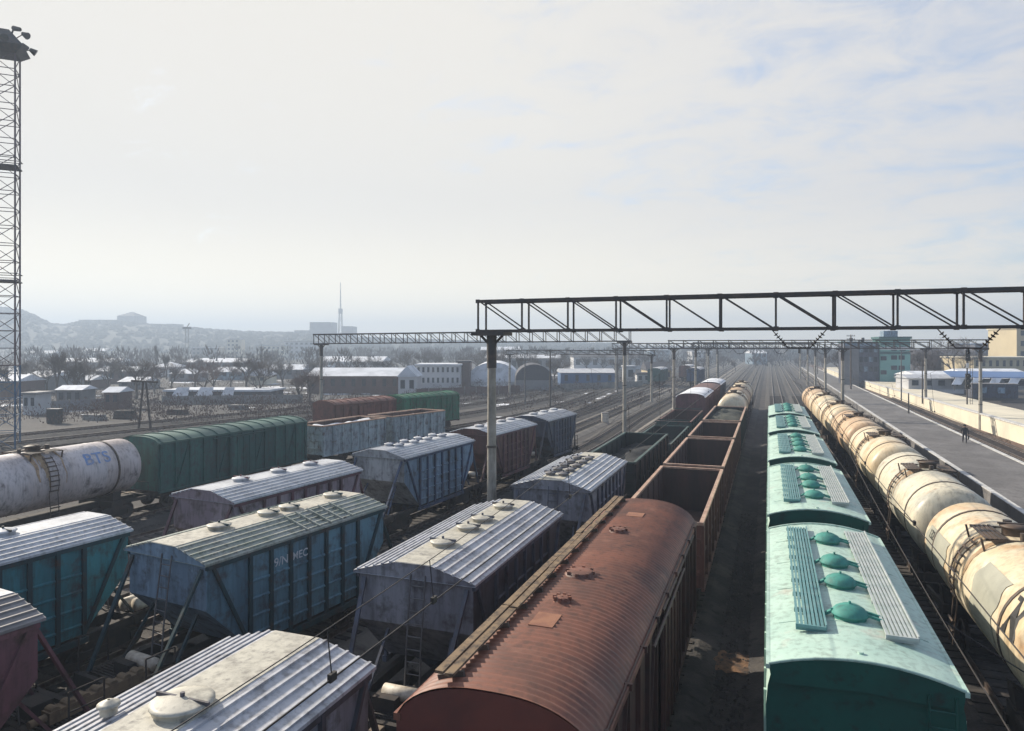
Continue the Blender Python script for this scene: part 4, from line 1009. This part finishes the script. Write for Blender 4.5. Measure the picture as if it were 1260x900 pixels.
for x, z in ((3.8,ZT-5.0),(5.4,ZT-5.0),(3.8,ZT-7.4),(5.4,ZT-7.4),(1.6,ZT-5.2),(1.6,ZT-8.5),(3.8,ZT-2.9),(5.6,ZT-2.9)):
    q = MB(); q.box(x-.62,x+.62,-.08,.12,z-.5,z+.5); q.build('window', M['glass'], root)
for i in range(4):
    for j in range(3):
        x = -3.0+i*1.05; z = ZT-3.2-j*2.3; q = MB(); q.box(x-.36,x+.36,1.1,1.3,z-.6,z+.6); q.build('window', M['glass' if (i+j)%3 else 'paleblue'], root)
q = MB(); q.box(-6.8,.9,1.05,1.198,ZT-2.3,ZT-1.7); q.build('floor_band', M['paleblue'], root)
B('white_building','low white building with four dark windows right of the control tower','building',1128,1186,150,462,M['whitewall'],M['snow'],8,'gable',rise=.8,cols=5,rows=1,wfrac=.4)
B('white_hut','small pale hut at the foot of the control tower','hut',1113,1128,160,463,M['paleblue'],M['snow'],6,'flat',cols=2,rows=1)
B('dark_barn','dark slate barn behind the low white building','barn',1142,1190,200,437,M['darkwall'],M['darkwall'],16,'gable',rise=1.6,cols=4,rows=1,wm='slate')
B('yellow_building','long yellow two storey building at the right edge','building',1198,1290,185,441,M['yellow'],M['cream'],14,'flat',cols=11,rows=2,wfrac=.4)
B('yellow_tower','tall yellow tower block cut by the right picture edge','building',1251,1310,200,405,M['yellow'],M['cream'],12,'flat',cols=3,rows=5)
B('blue_block','dark blue glazed block above the yellow building','building',1200,1251,260,424,M['slate'],M['bluewall'],14,'flat',cols=7,rows=2,wm='paleblue')
# blue canopy with pale struts
c = at(1225,128); root = empty('platform_canopy','long blue platform canopy with pale sloped supports on the right','canopy',(c.x,c.y,1.45),.02)
q = MB(); q.loft([[(-7,0,2.5),(12,0,2.5),(12,6,3.4),(-7,6,3.4)],[(-7,0,2.62),(12,0,2.62),(12,6,3.52),(-7,6,3.52)]],True,True); q.build('roof', M['bluecanopy'], root)
for k in range(7):
    q = MB(); x = -6.3+k*2.9; q.loft([[(x,-.1,2.5),(x+1.5,-.1,2.5),(x+.6,-.9,1.2),(x-.9,-.9,1.2)],[(x,0,2.5),(x+1.5,0,2.5),(x+.6,-.8,1.2),(x-.9,-.8,1.2)]],True,True); q.build('awning', M['snow'], root)
    q = MB(); q.tube((x,1.0,0),(x,1.0,2.6),.07); q.build('post', M['steelgrey'], root)
c = at(1224,112); root = empty('container_cabin','dark blue grey container cabin standing on the far right platform','cabin',(c.x,c.y,1.45),.04)
q = MB(); q.box(-3.2,3.2,0,2.4,0,2.2)
for k in range(22): q.box(-3.15+k*.29,-3.05+k*.29,-.05,0,.1,2.1)
q.build('wall', M['slate'], root); q = MB(); q.box(-3.3,3.3,-.1,2.5,2.2,2.32); q.build('roof', M['roofdark'], root)
for x in (-1.6,.9): 
    q = MB(); q.box(x-.5,x+.5,-.09,0,.8,1.7); q.build('window', M['paleblue'], root)

B('tool_shed','small dark tool shed on the waste ground left of the A-frame pole','shed',128,146,112,483,M['brick'],M['snowroof'],4,'gable',rise=.8,cols=2,rows=1)
B('tool_shed','low grey tool shed behind the black equipment cabinet','shed',70,100,116,480,M['greywall'],M['snow'],4,'gable',rise=.7,cols=3,rows=1)
B('tool_shed','little white walled shed at the foot of the floodlight mast','shed',28,44,104,486,M['whitewall'],M['roofdark'],3.5,'flat',cols=2,rows=1)
B('low_shed','low white roofed shed on the far right behind the signal mast','shed',1186,1262,150,459,M['whitewall'],M['snow'],7,'gable',rise=.8,z0=1.4,cols=7,rows=1)
def stack(label, u, Z, m, n=5, w=2.6):
    p = at(u,Z); p.z = GZ; q = MB()
    for k in range(n):
        for j in range(max(1,6-k//2)): q.box(-w/2+random.uniform(-.08,.08), w/2+random.uniform(-.08,.08), j*.3+k*.04, j*.3+.25+k*.04, k*.2, k*.2+.18)
    o = tag(q.build('sleeper_stack', M[m]), label, 'sleeper stack', 'stacks of old sleepers'); o.location = p; o.rotation_euler = (0,0,YAW+random.uniform(-.5,.5))
stack('stack of dark old sleepers left of the green boxcar roof', 150, 98, 'sleeper', 6)
stack('stack of pale concrete sleepers behind the dirty tank wagon', 110, 96, 'concrete', 4)
stack('low stack of old sleepers right of the A-frame pole', 214, 104, 'sleeper', 4)
stack('stack of pale sleepers in front of the concrete fence', 290, 112, 'concrete', 4)
# ------------------------------------------------------------------ masts, poles, signals
def lattice(name, label, cat, loc, H, half, legs=.09, bay=1.9, low=None, rot=PI/4, taper=1., mats=('steelred','steelblue'), lowz=0):
    root = empty(name, label, cat, loc, rot); cols = [(-1,-1),(1,-1),(1,1),(-1,1)]
    for sec, (z0, z1), m in (('lower_section', (0, lowz), mats[1]), ('upper_section', (lowz, H), mats[0])):
        if z1 <= z0: continue
        b = MB(); n = max(1, round((z1-z0)/bay)); hf = lambda z: half*(1+(taper-1)*(z/H))
        for i, (cx, cy) in enumerate(cols):
            b.tube((cx*hf(z0),cy*hf(z0),z0),(cx*hf(z1),cy*hf(z1),z1),legs,n=6)
            dx, dy = cols[(i+1)%4]
            for k in range(n):
                za = z0+(z1-z0)*k/n; zb_ = z0+(z1-z0)*(k+1)/n
                b.bar((cx*hf(za),cy*hf(za),za),(dx*hf(za),dy*hf(za),za),legs*.8)
                if k % 2: b.bar((cx*hf(za),cy*hf(za),za),(dx*hf(zb_),dy*hf(zb_),zb_),legs*.7)
                else: b.bar((dx*hf(za),dy*hf(za),za),(cx*hf(zb_),cy*hf(zb_),zb_),legs*.7)
        b.build(sec, M[m], root)
    return root
mp = at(5, 70); mp.z = GZ
H1 = hz(66,70)-GZ
mast = lattice('floodlight_mast','tall lattice floodlight mast with blue base at the left edge','mast',mp,H1,1.12,.085,1.72,lowz=8.3)
for vv in (205, 346):
    z = hz(vv,70)-GZ; q = MB()
    q.box(-1.3,1.3,-1.3,1.3,z-.12,z+.0)
    for a in (-1.3,1.3): q.tube((a,-1.3,z+.7),(a,1.3,z+.7),.04); q.tube((-1.3,a,z+.7),(1.3,a,z+.7),.04)
    q.build('rest_platform', M['steel'], mast)
q = MB(); q.loft([[(-1.2,-1.2,H1-.2),(1.2,-1.2,H1-.2),(1.2,1.2,H1-.2),(-1.2,1.2,H1-.2)],[(-1.9,-1.9,H1+.5),(1.9,-1.9,H1+.5),(1.9,1.9,H1+.5),(-1.9,1.9,H1+.5)]],True,True)
q.loft([[(-1.9,-1.9,H1+.5),(1.9,-1.9,H1+.5),(1.9,1.9,H1+.5),(-1.9,1.9,H1+.5)],[(-.5,-.5,H1+2.3),(.5,-.5,H1+2.3),(.5,.5,H1+2.3),(-.5,.5,H1+2.3)]],True,True)
q.build('lamp_platform', M['steel'], mast)
for k in range(8):
    a = k*PI/4+.2; q = MB(); r_ = 2.2; x, y = r_*math.cos(a), r_*math.sin(a); zz = H1+.9+(.9 if k%2 else 0)
    q.tube((x*.6,y*.6,zz-.4),(x,y,zz),.05); d = Vector((math.cos(a),math.sin(a),-.55)).normalized(); p = Vector((x,y,zz)); q.tube(p-d*.1,p+d*.5,.18,.36,n=12)
    q.build('floodlight', M['steel'], mast)
# arm with the bent lamp
q = MB(); q.path([(.6,-.6,H1+1.2),(.9,-.9,H1+2.1),(1.2,-1.2,H1+2.35),(1.5,-1.5,H1+2.0)],.09,6); q.tube((1.0,-1.0,H1+2.3),(1.6,-1.6,H1+2.05),.25,.2,n=10); q.build('lamp_arm', M['steel'], mast)
# A-frame pole
ap = at(178,84); ap.z = GZ; root = empty('a_frame_pole','dark wooden A-frame pole with crossarm beyond the green boxcar','pole',ap,YAW)
ht = hz(470,84)-GZ
for s_ in (-1,1):
    q = MB(); q.tube((s_*.75,0,0),(s_*.16,0,ht),.15,.11,n=8); q.build('leg', M['bark'], root)
q = MB(); q.bar((-1.6,0,ht+.12),(1.6,0,ht-.05),.2,.22); q.bar((-.45,0,ht*.45),(.45,0,ht*.45),.1); q.build('crossarm', M['bark'], root)
def pole(name, label, u, Z, vt, r=.1, m='pole', base=GZ, arm=None, head=None, group=None):
    p = at(u,Z); p.z = base; root = empty(name, label, 'pole', p, YAW, group); h = hz(vt,Z)-base
    q = MB(); q.tube((0,0,0),(0,0,h),r*1.3,r*.8,n=10); q.build('post', M[m], root)
    if arm:
        q = MB(); q.tube((0,0,h*.97),(arm,0,h*.99),.05); q.tube((arm,0,h*.99),(arm*1.35,0,h*.985),.12,.16,n=8); q.build('lamp_arm', M['steelgrey'], root)
    if head: head(root, h)
    return root
def xarm(root, h):
    for z in (.3,1.0):
        q = MB(); q.bar((-.9,0,h-z),(.9,0,h-z),.1); 
        for x in (-.8,-.4,.4,.8): q.tube((x,0,h-z+.05),(x,0,h-z+.25),.05,.07,n=6)
        q.build('crossarm', M['steel'], root)
pole('lamp_post','grey lamp post on the platform close to the control tower',1109,118,432,.09,'steelgrey',PZ,arm=1.4)
pole('line_pole','slim dark pole on the platform between the lamp post and the signal',1135,112,442,.09,'steel',PZ,head=xarm)
pole('marker_post','short dark marker post standing on the platform left of the person',1118,96,484,.09,'steel',PZ)
pole('line_pole','brown line pole in front of the grey side of the control tower',1047,150,412,.14,'bark',GZ,head=xarm)
pole('lamp_post','slim lamp post beside the low white building',1174,140,440,.09,'steelgrey',1.45,arm=-1.2)
pole('line_pole','thin pole rising behind the third gantry post in the haze',760,150,428,.13,'steel',GZ,head=xarm)
pole('line_pole','dark pole with hanging crossarms under the second gantry beam',677,112,430,.13,'steel',GZ,head=xarm)
pole('line_pole','bare pole between the hangar and the round shed',646,118,436,.11,'steelgrey',GZ,head=xarm)
pole('line_pole','far thin pole above the brown flat roofed boxcar',884,210,432,.12,'steel',GZ,head=xarm)
pole('line_pole','pole beside the orange tank wagons at the vanishing point',1006,230,430,.12,'steel',GZ,head=xarm)
# colour light signal
sp_ = at(1190,100); sp_.z = GZ; root = empty('railway_signal','tall dark railway signal mast with lamp heads right of the platform','signal',sp_,YAW+PI*0)
hs = hz(428,100)-GZ
q = MB(); q.tube((0,0,0),(0,0,hs),.11,.09,n=10); q.build('post', M['steel'], root)
q = MB(); q.box(-.32,.32,-.25,-.06,hs-5.9,hs-3.7)
for k in range(3): q.tube((0,-.25,hs-5.5+k*.7),(0,-.55,hs-5.45+k*.7),.2,.22,n=12,caps=False)
q.build('signal_head', M['black'], root)
q = MB(); q.box(-.3,.3,-.2,-.06,hs-1.9,hs-.3)
for k in range(2): q.tube((0,-.2,hs-1.5+k*.7),(0,-.48,hs-1.45+k*.7),.19,.2,n=12,caps=False)
q.build('signal_head', M['black'], root)
q = MB(); q.box(-.18,.18,-.12,-.08,hs-2.9,hs-2.2); q.build('number_plate', M['signalwhite'], root)
q = MB(); q.tube((.5,.1,0),(.5,.1,hs-1.5),.03); q.tube((.85,.1,0),(.85,.1,hs-1.5),.03)
for k in range(int((hs-2)/.4)): q.tube((.5,.1,.4+k*.4),(.85,.1,.4+k*.4),.018)
q.build('ladder', M['steel'], root)
# far masts
fm = at(230,420); fm.z = GZ; o = lattice('far_mast','slender hazy floodlight mast in the middle distance on the left','mast',fm,hz(404,420),.9,.16,3.2,mats=('steelgrey','steelgrey'))
q = MB(); q.box(-2.4,2.4,-2.4,2.4,hz(404,420),hz(402,420)); q.tube((0,0,hz(402,420)),(1.4,0,hz(397,420)),.3,n=6); q.build('lamp_platform', M['steelgrey'], o)
tv = at(419,950); o = lattice('television_tower','thin hazy television tower on the skyline','tower',(tv.x,tv.y,0),hz(384,950),3.2,.5,5,taper=.5,mats=('steelgrey','steelgrey'))
q = MB(); q.tube((0,0,hz(386,950)),(0,0,hz(380,950)),2.9,2.9,n=10); q.build('gallery', M['steelgrey'], o)
q = MB(); q.tube((0,0,hz(380,950)),(0,0,hz(348,950)),1.0,.4,n=8); q.build('antenna', M['steelgrey'], o)
def fence(label, u0, u1, Z0, Z1, h, m):
    a, b_ = at(u0,Z0), at(u1,Z1); root = empty('yard_fence', label, 'fence', (a.x,a.y,GZ)); d = b_-a; n = int(d.length/2.5)
    q = MB()
    for k in range(n): q.bar(d*(k/n)+Vector((0,0,h/2)), d*((k+.97)/n)+Vector((0,0,h/2)), .08, h)
    q.build('panels', m, root)
    for k in range(n+1):
        q = MB(); p_ = d*(k/n); q.box(p_.x-.09,p_.x+.09,p_.y-.09,p_.y+.09,0,h+.15); q.build('post', M['concrete'], root)
fence('weathered grey concrete panel fence left of the A-frame pole', 58, 160, 108, 118, 1.7, M['greywall'])
fence('long low concrete fence in front of the garage row', 200, 372, 122, 126, 1.5, M['concrete'])
fence('dark panel fence behind the brick warehouse and white office building', 512, 640, 138, 150, 1.8, M['brick'])
fence('pale concrete fence below the blue shed', 690, 790, 160, 172, 1.6, M['concrete'])
# small equipment cabinets
def cabinet(label, u, Z, w, h, m):
    p = at(u,Z); p.z = GZ; root = empty('equipment_cabinet', label, 'cabinet', p, YAW)
    q = MB(); q.box(-w/2,w/2,0,w*.7,.15,h); q.box(-w/2+.05,w/2-.05,.05,w*.65,0,.15); q.build('housing', M[m], root)
    q = MB(); q.box(-w/2-.05,w/2+.05,-.05,w*.7+.05,h,h+.07); q.build('lid', M['roofdark'], root)
    q = MB(); q.box(-w/2+.08,w/2-.08,-.02,0,.25,h-.1); q.build('door', M[m], root)
cabinet('black equipment cabinet on the ground right of the floodlight mast', 64, 92, 1.5, 1.9, 'black')
cabinet('pale relay cabinet beside the empty tracks near the second gantry post', 745, 92, .9, 1.4, 'pale')

# ------------------------------------------------------------------ bare trees
def make_tree(seed, spread=1., upright=.0):
    rnd = random.Random(seed); tr = MB(); cr = MB()
    def grow(p, d, l_, r, lev):
        q = p + d*l_; b = tr if lev < 3 else cr
        b.tube(p, q, max(r,.012), max(r*.7,.008), n=6 if lev < 2 else 3, caps=False)
        if lev >= 6:
            for k in range(2):
                e = q + Vector((rnd.uniform(-1,1),rnd.uniform(-1,1),rnd.uniform(-.4,1)))*l_*1.3; w = Vector((rnd.uniform(-1,1),rnd.uniform(-1,1),0))*.02
                cr.add([q-w, q+w, e], [(0,1,2)])
            return
        for k in range(3 if lev < 5 else 3 + (rnd.random() < .4)):
            a = rnd.random()*2*PI; sp = rnd.uniform(.35,.9)*spread
            nd_ = (d + Vector((math.cos(a)*sp, math.sin(a)*sp, rnd.uniform(-.1,.3)+upright))).normalized()
            grow(p + d*l_*rnd.uniform(.45,1.0), nd_, l_*rnd.uniform(.66,.9), r*.58, lev+1)
    grow(Vector((0,0,0)), Vector((0,0,1)), 2.0, .2, 0)
    return tr.mesh('trunk', M['bark']), cr.mesh('crown', M['twig'])
TP = [make_tree(1), make_tree(2, 1.15), make_tree(3, .55, .5), make_tree(4, .9), make_tree(5, .35, .9)]
def tree(label, u, Z, vt, kind, group='bare winter trees', red=False, base=GZ):
    p = at(u,Z); p.z = base; h = hz(vt,Z)-base; t, c = TP[kind]
    root = empty('bare_tree', label, 'tree', p, random.random()*6.28, group); k = h/max(v.co.z for v in c.vertices)
    o = link('trunk', t, root); o.scale = (k,k,k); o2 = link('crown', c, root); o2.scale = (k,k,k)
    if red: o2.material_slots[0].link = 'OBJECT'; o2.material_slots[0].material = M['twigred']
TREES = [('big bare tree with forked trunk right of the floodlight mast',88,125,421,0,0),('tall narrow bare tree left of the big forked tree',70,140,424,2,0),('round bare tree above the snowy low house',133,160,428,1,0),
 ('slim poplar shaped bare tree above the A-frame pole',193,260,421,4,0),('low twisted bare tree just left of the A-frame pole',168,135,437,3,0),('bare tree with reddish twigs right of the A-frame pole',190,150,442,1,1),
 ('reddish bare tree above the left end of the garage row',211,165,440,0,1),('reddish bare tree beside the far floodlight mast',240,170,441,3,1),('broad reddish bare tree above the garage row',263,160,439,1,1),
 ('reddish bare tree over the right pale tarpaulin',284,175,440,0,1),('dark bare tree left of the leaning bare tree',303,160,435,3,0),('leaning dark bare tree right of the garage row',320,140,436,1,0),
 ('bushy bare tree in front of the brick warehouse left end',368,128,447,0,1),('shrubby bare tree touching the left end of the brick warehouse',381,122,452,3,1),('dark bushy tree standing behind the brick warehouse roof',440,190,434,1,0),
 ('bare tree left of the white two storey building',474,210,440,3,0),('slim bare tree over the roof of the white two storey building',540,260,426,0,0),('bare tree behind the white arched hangar',590,230,428,1,0),
 ('bare tree right behind the tall concrete post',614,210,425,3,0),('bare tree between hangar and round shed',640,200,432,2,0),('tall bare tree above the round shed',662,220,428,0,0),
 ('bare tree left of the blue shed',690,240,432,1,0),('bare tree above the middle of the blue shed',722,260,436,3,0),('bare tree right of the blue shed',758,230,438,0,0),('bare tree behind the small white hut',776,260,432,1,0),
 ('bare tree behind the ochre depot',812,280,434,0,0),('bare tree right of the third gantry post',846,230,440,3,0),('bare tree above the maroon white roofed boxcar',864,260,438,1,0),('bare tree above the beige tank wagons',905,280,440,0,0),
 ('bare tree left of the vanishing point',930,320,436,3,0),('bare tree right of the vanishing point',984,300,438,1,0),('bare tree in haze left of the control tower',1014,260,432,0,0),('tree hard against the left wall of the control tower',1034,190,426,3,0),
 ('bare tree behind the right wall of the control tower',1122,190,430,1,0),('bare tree left of the dark slate barn',1134,180,426,3,0),('round crowned bare tree above the dark slate barn',1174,190,410,1,0),('bare tree in front of the dark slate barn',1156,170,432,0,0),
 ('bare tree between barn and blue glazed block',1200,240,428,3,0),('small bare tree beside the storehouse near the mast',40,170,440,1,0),('small bare tree at the storehouse right end',58,150,446,3,0),('thin bare tree at the foot of the floodlight mast',28,150,438,2,0)]
TREES += [('tall bare tree left of the storehouse near the mast',12,135,430,0,0),('bare tree between the storehouse and the tall narrow tree',62,165,434,1,0),('wide bare tree behind the grey panel fence',105,150,436,1,0),
 ('bare tree right of the snowy low house gable',150,175,436,0,0),('thin bare tree behind the snow roofed house cluster',205,215,432,2,0),('bare tree in haze left of the far mast foot',222,240,434,1,0),
 ('bare tree in haze right of the far mast foot',248,250,432,0,0),('bare tree over the middle tarpaulin panel',252,150,447,1,1),('large bare tree above the right end of the garage row',330,190,430,1,0),
 ('bare tree in front of the broad snow roofed house',348,165,442,3,0),('dense bare tree left of the second gantry post',388,200,432,0,0),('bare tree behind the left half of the brick warehouse',408,205,436,1,1),
 ('bare tree behind the right half of the brick warehouse',458,220,432,0,0),('tall bare tree behind the pale blue gabled house',500,230,428,1,0),('bare tree behind the left part of the white office building',520,245,430,3,0),
 ('bare tree beside the dark brick lean-to shed',572,240,428,0,0),('bare tree over the roof of the arched hangar',604,250,426,1,0),('bare tree between round shed and blue shed',682,190,440,3,0),
 ('bare tree behind the right end of the blue shed',742,280,432,1,0),('bare tree over the low white annex',792,290,432,3,0),('bare tree left of the depot roof gable',800,300,430,0,0),
 ('bare tree right of the ochre depot',830,260,438,1,0),('bare tree above the grey last boxcar',890,300,436,1,0),('bare tree beside the pale blue far block',950,330,436,0,0)]
for lb, u, Z, vt, k, red in TREES: tree(lb, u, Z, vt, k, red=bool(red))
# scrub along the far left yard edge
sc_ = MB()
for _ in range(1900):
    u = random.uniform(-20, 860); Z = random.uniform(104, 200); p = at(u, Z)
    if noise.noise(Vector((p.x*.05,p.y*.05,7))) < -.1: continue
    if _ % 3 == 0: u = random.uniform(-30, 400); Z = random.uniform(90, 128); p = at(u, Z)
    spray(sc_, (p.x,p.y,GZ), random.uniform(.6,1.6), random.uniform(.8,2.2), 16)
tag(sc_.build('winter_scrub', M['twigred']), 'low reddish winter scrub beyond the left tracks', 'scrub', kind='stuff')
sn = MB()
for _ in range(230):
    u = random.uniform(-20, 760); Z = random.uniform(96, 330); p = at(u, Z); a0 = random.random()*6; r0 = random.uniform(.8,3.2)*Z/160
    sn.add([(p.x+r0*random.uniform(.5,1.3)*math.cos(a0+i*PI/5)*1.6, p.y+r0*random.uniform(.5,1.3)*math.sin(a0+i*PI/5), GZ+.03) for i in range(10)], [tuple(range(10))])
tag(sn.build('snow_patches', M['snow']), 'scattered patches of old snow on the waste ground', 'snow', kind='stuff')
M['stones'] = mat('grey_ballast_stones', (.05,.046,.043), (.11,.10,.09), 2.5, lo=.35, hi=.65, rough=.95)
# loose ballast stones near the camera
st = MB()
for _ in range(24000):
    if random.random() < .45: x = random.uniform(-2.3, 5.2); y = random.uniform(9, 45)
    else: x = random.uniform(-34, -2); y = random.uniform(7, 62)
    s_ = random.uniform(.022,.06)
    st.add([(x+s_*random.uniform(.6,1.3)*dx, y+s_*random.uniform(.6,1.3)*dy, GZ+.0+s_*dz*1.4+ (.0)) for dx,dy,dz in ((1,0,.4),(0,1,.3),(-1,0,.5),(0,-1,.2),(0,0,1.2))], [(0,1,4),(1,2,4),(2,3,4),(3,0,4)])
tag(st.build('loose_stones', M['stones']), 'loose grey stones scattered between the tracks', 'stones', kind='stuff')

sg = MB(); rows = []  # thin ochre sheet painting the sun patch onto the reddish soil
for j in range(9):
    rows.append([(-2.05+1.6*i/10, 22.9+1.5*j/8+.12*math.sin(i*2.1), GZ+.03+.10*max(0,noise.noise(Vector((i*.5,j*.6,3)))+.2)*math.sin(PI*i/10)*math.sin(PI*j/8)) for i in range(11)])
sg.smooth = True; sg.loft(rows); M['sunpatch'] = mat('ochre_sun_patch', (.19,.105,.055), (.045,.034,.028), 2.2, lo=.4, hi=.6, rough=.95, bump=.6, bscale=14)
tag(sg.build('painted_sun_patch', M['sunpatch']), 'ochre sheet painting a sunlit patch of soil on the ground beside the brown boxcar', 'sunpatch', kind='stuff')
# ------------------------------------------------------------------ person on the platform
def person():
    V = {'pel':(0,0,.95,.15),'wai':(0,.02,1.12,.145),'che':(0,.05,1.34,.175),'nec':(0,.07,1.50,.075),'hd1':(0,.09,1.60,.095),'hd2':(0,.10,1.72,.10),
         'hl':(-.10,0,.92,.11),'kl':(-.12,.20,.52,.075),'al':(-.12,.12,.10,.055),'tl':(-.12,.30,.05,.045),
         'hr':(.10,0,.92,.11),'kr':(.12,-.06,.50,.075),'ar':(.12,-.38,.16,.055),'tr':(.12,-.24,.04,.045),
         'sl':(-.20,.05,1.42,.075),'el':(-.29,-.06,1.16,.058),'wl':(-.30,.06,.92,.045),'fl':(-.30,.11,.83,.04),
         'sr':(.20,.05,1.42,.075),'er':(.29,.06,1.15,.058),'wr':(.30,.24,.98,.045),'fr':(.29,.32,.93,.04)}
    E_ = [('pel','wai'),('wai','che'),('che','nec'),('nec','hd1'),('hd1','hd2'),('pel','hl'),('hl','kl'),('kl','al'),('al','tl'),('pel','hr'),('hr','kr'),('kr','ar'),('ar','tr'),
          ('che','sl'),('sl','el'),('el','wl'),('wl','fl'),('che','sr'),('sr','er'),('er','wr'),('wr','fr')]
    K = list(V); me = bpy.data.meshes.new('person_skeleton'); me.from_pydata([V[k][:3] for k in K], [(K.index(a),K.index(b)) for a,b in E_], [])
    o = bpy.data.objects.new('person_source', me); C.objects.link(o)
    o.modifiers.new('skin','SKIN'); sm = o.modifiers.new('sub','SUBSURF'); sm.levels = sm.render_levels = 2
    for i, k in enumerate(K): me.skin_vertices[0].data[i].radius = (V[k][3],)*2
    me.skin_vertices[0].data[0].use_root = True
    m2 = bpy.data.meshes.new_from_object(o.evaluated_get(bpy.context.evaluated_depsgraph_get())); m2.name = 'body'
    bpy.data.objects.remove(o)
    m2.materials.clear()
    for k in ('cloth','trouser','skin','black'): m2.materials.append(M[k])
    for p in m2.polygons:
        c = p.center; p.use_smooth = True
        p.material_index = 3 if c.z < .12 else 1 if c.z < .86 and abs(c.x) < .24 else 2 if (c.z > 1.53 or (abs(c.x) > .24 and c.z < .95 and (c.y > .28 or c.z < .87))) else 0
    b = link('body', m2)
    return b
pp = at(1187, 66.5); root = empty('person','person in black coat walking on the platform carrying a dark bag','person',(pp.x,pp.y,PZ),PI*.95)
pb_ = person(); pb_.parent = root
q = MB(); q.smooth = True; q.lathe([(1.62,.112),(1.70,.128),(1.78,.118),(1.84,.07),(1.855,.01)],'z',(0,.075,0),16); q.build('hair', M['hair'], root)
bag = MB(); bag.prism([(-.42,.42),(-.12,.42),(-.14,.76),(-.40,.76)],'x',-.36,-.25); bag.tube((-.3,-.2,.76),(-.3,.0,.86),.012); bag.tube((-.3,-.36,.76),(-.3,.0,.86),.012)
for i, v in enumerate(bag.v): bag.v[i] = (v[0], v[1]+.30, v[2])
bo = tag(bag.build('shoulder_bag', M['black']), 'dark bag carried in the hand of the walking person', 'bag')
bo.location = root.location; bo.rotation_euler = root.rotation_euler
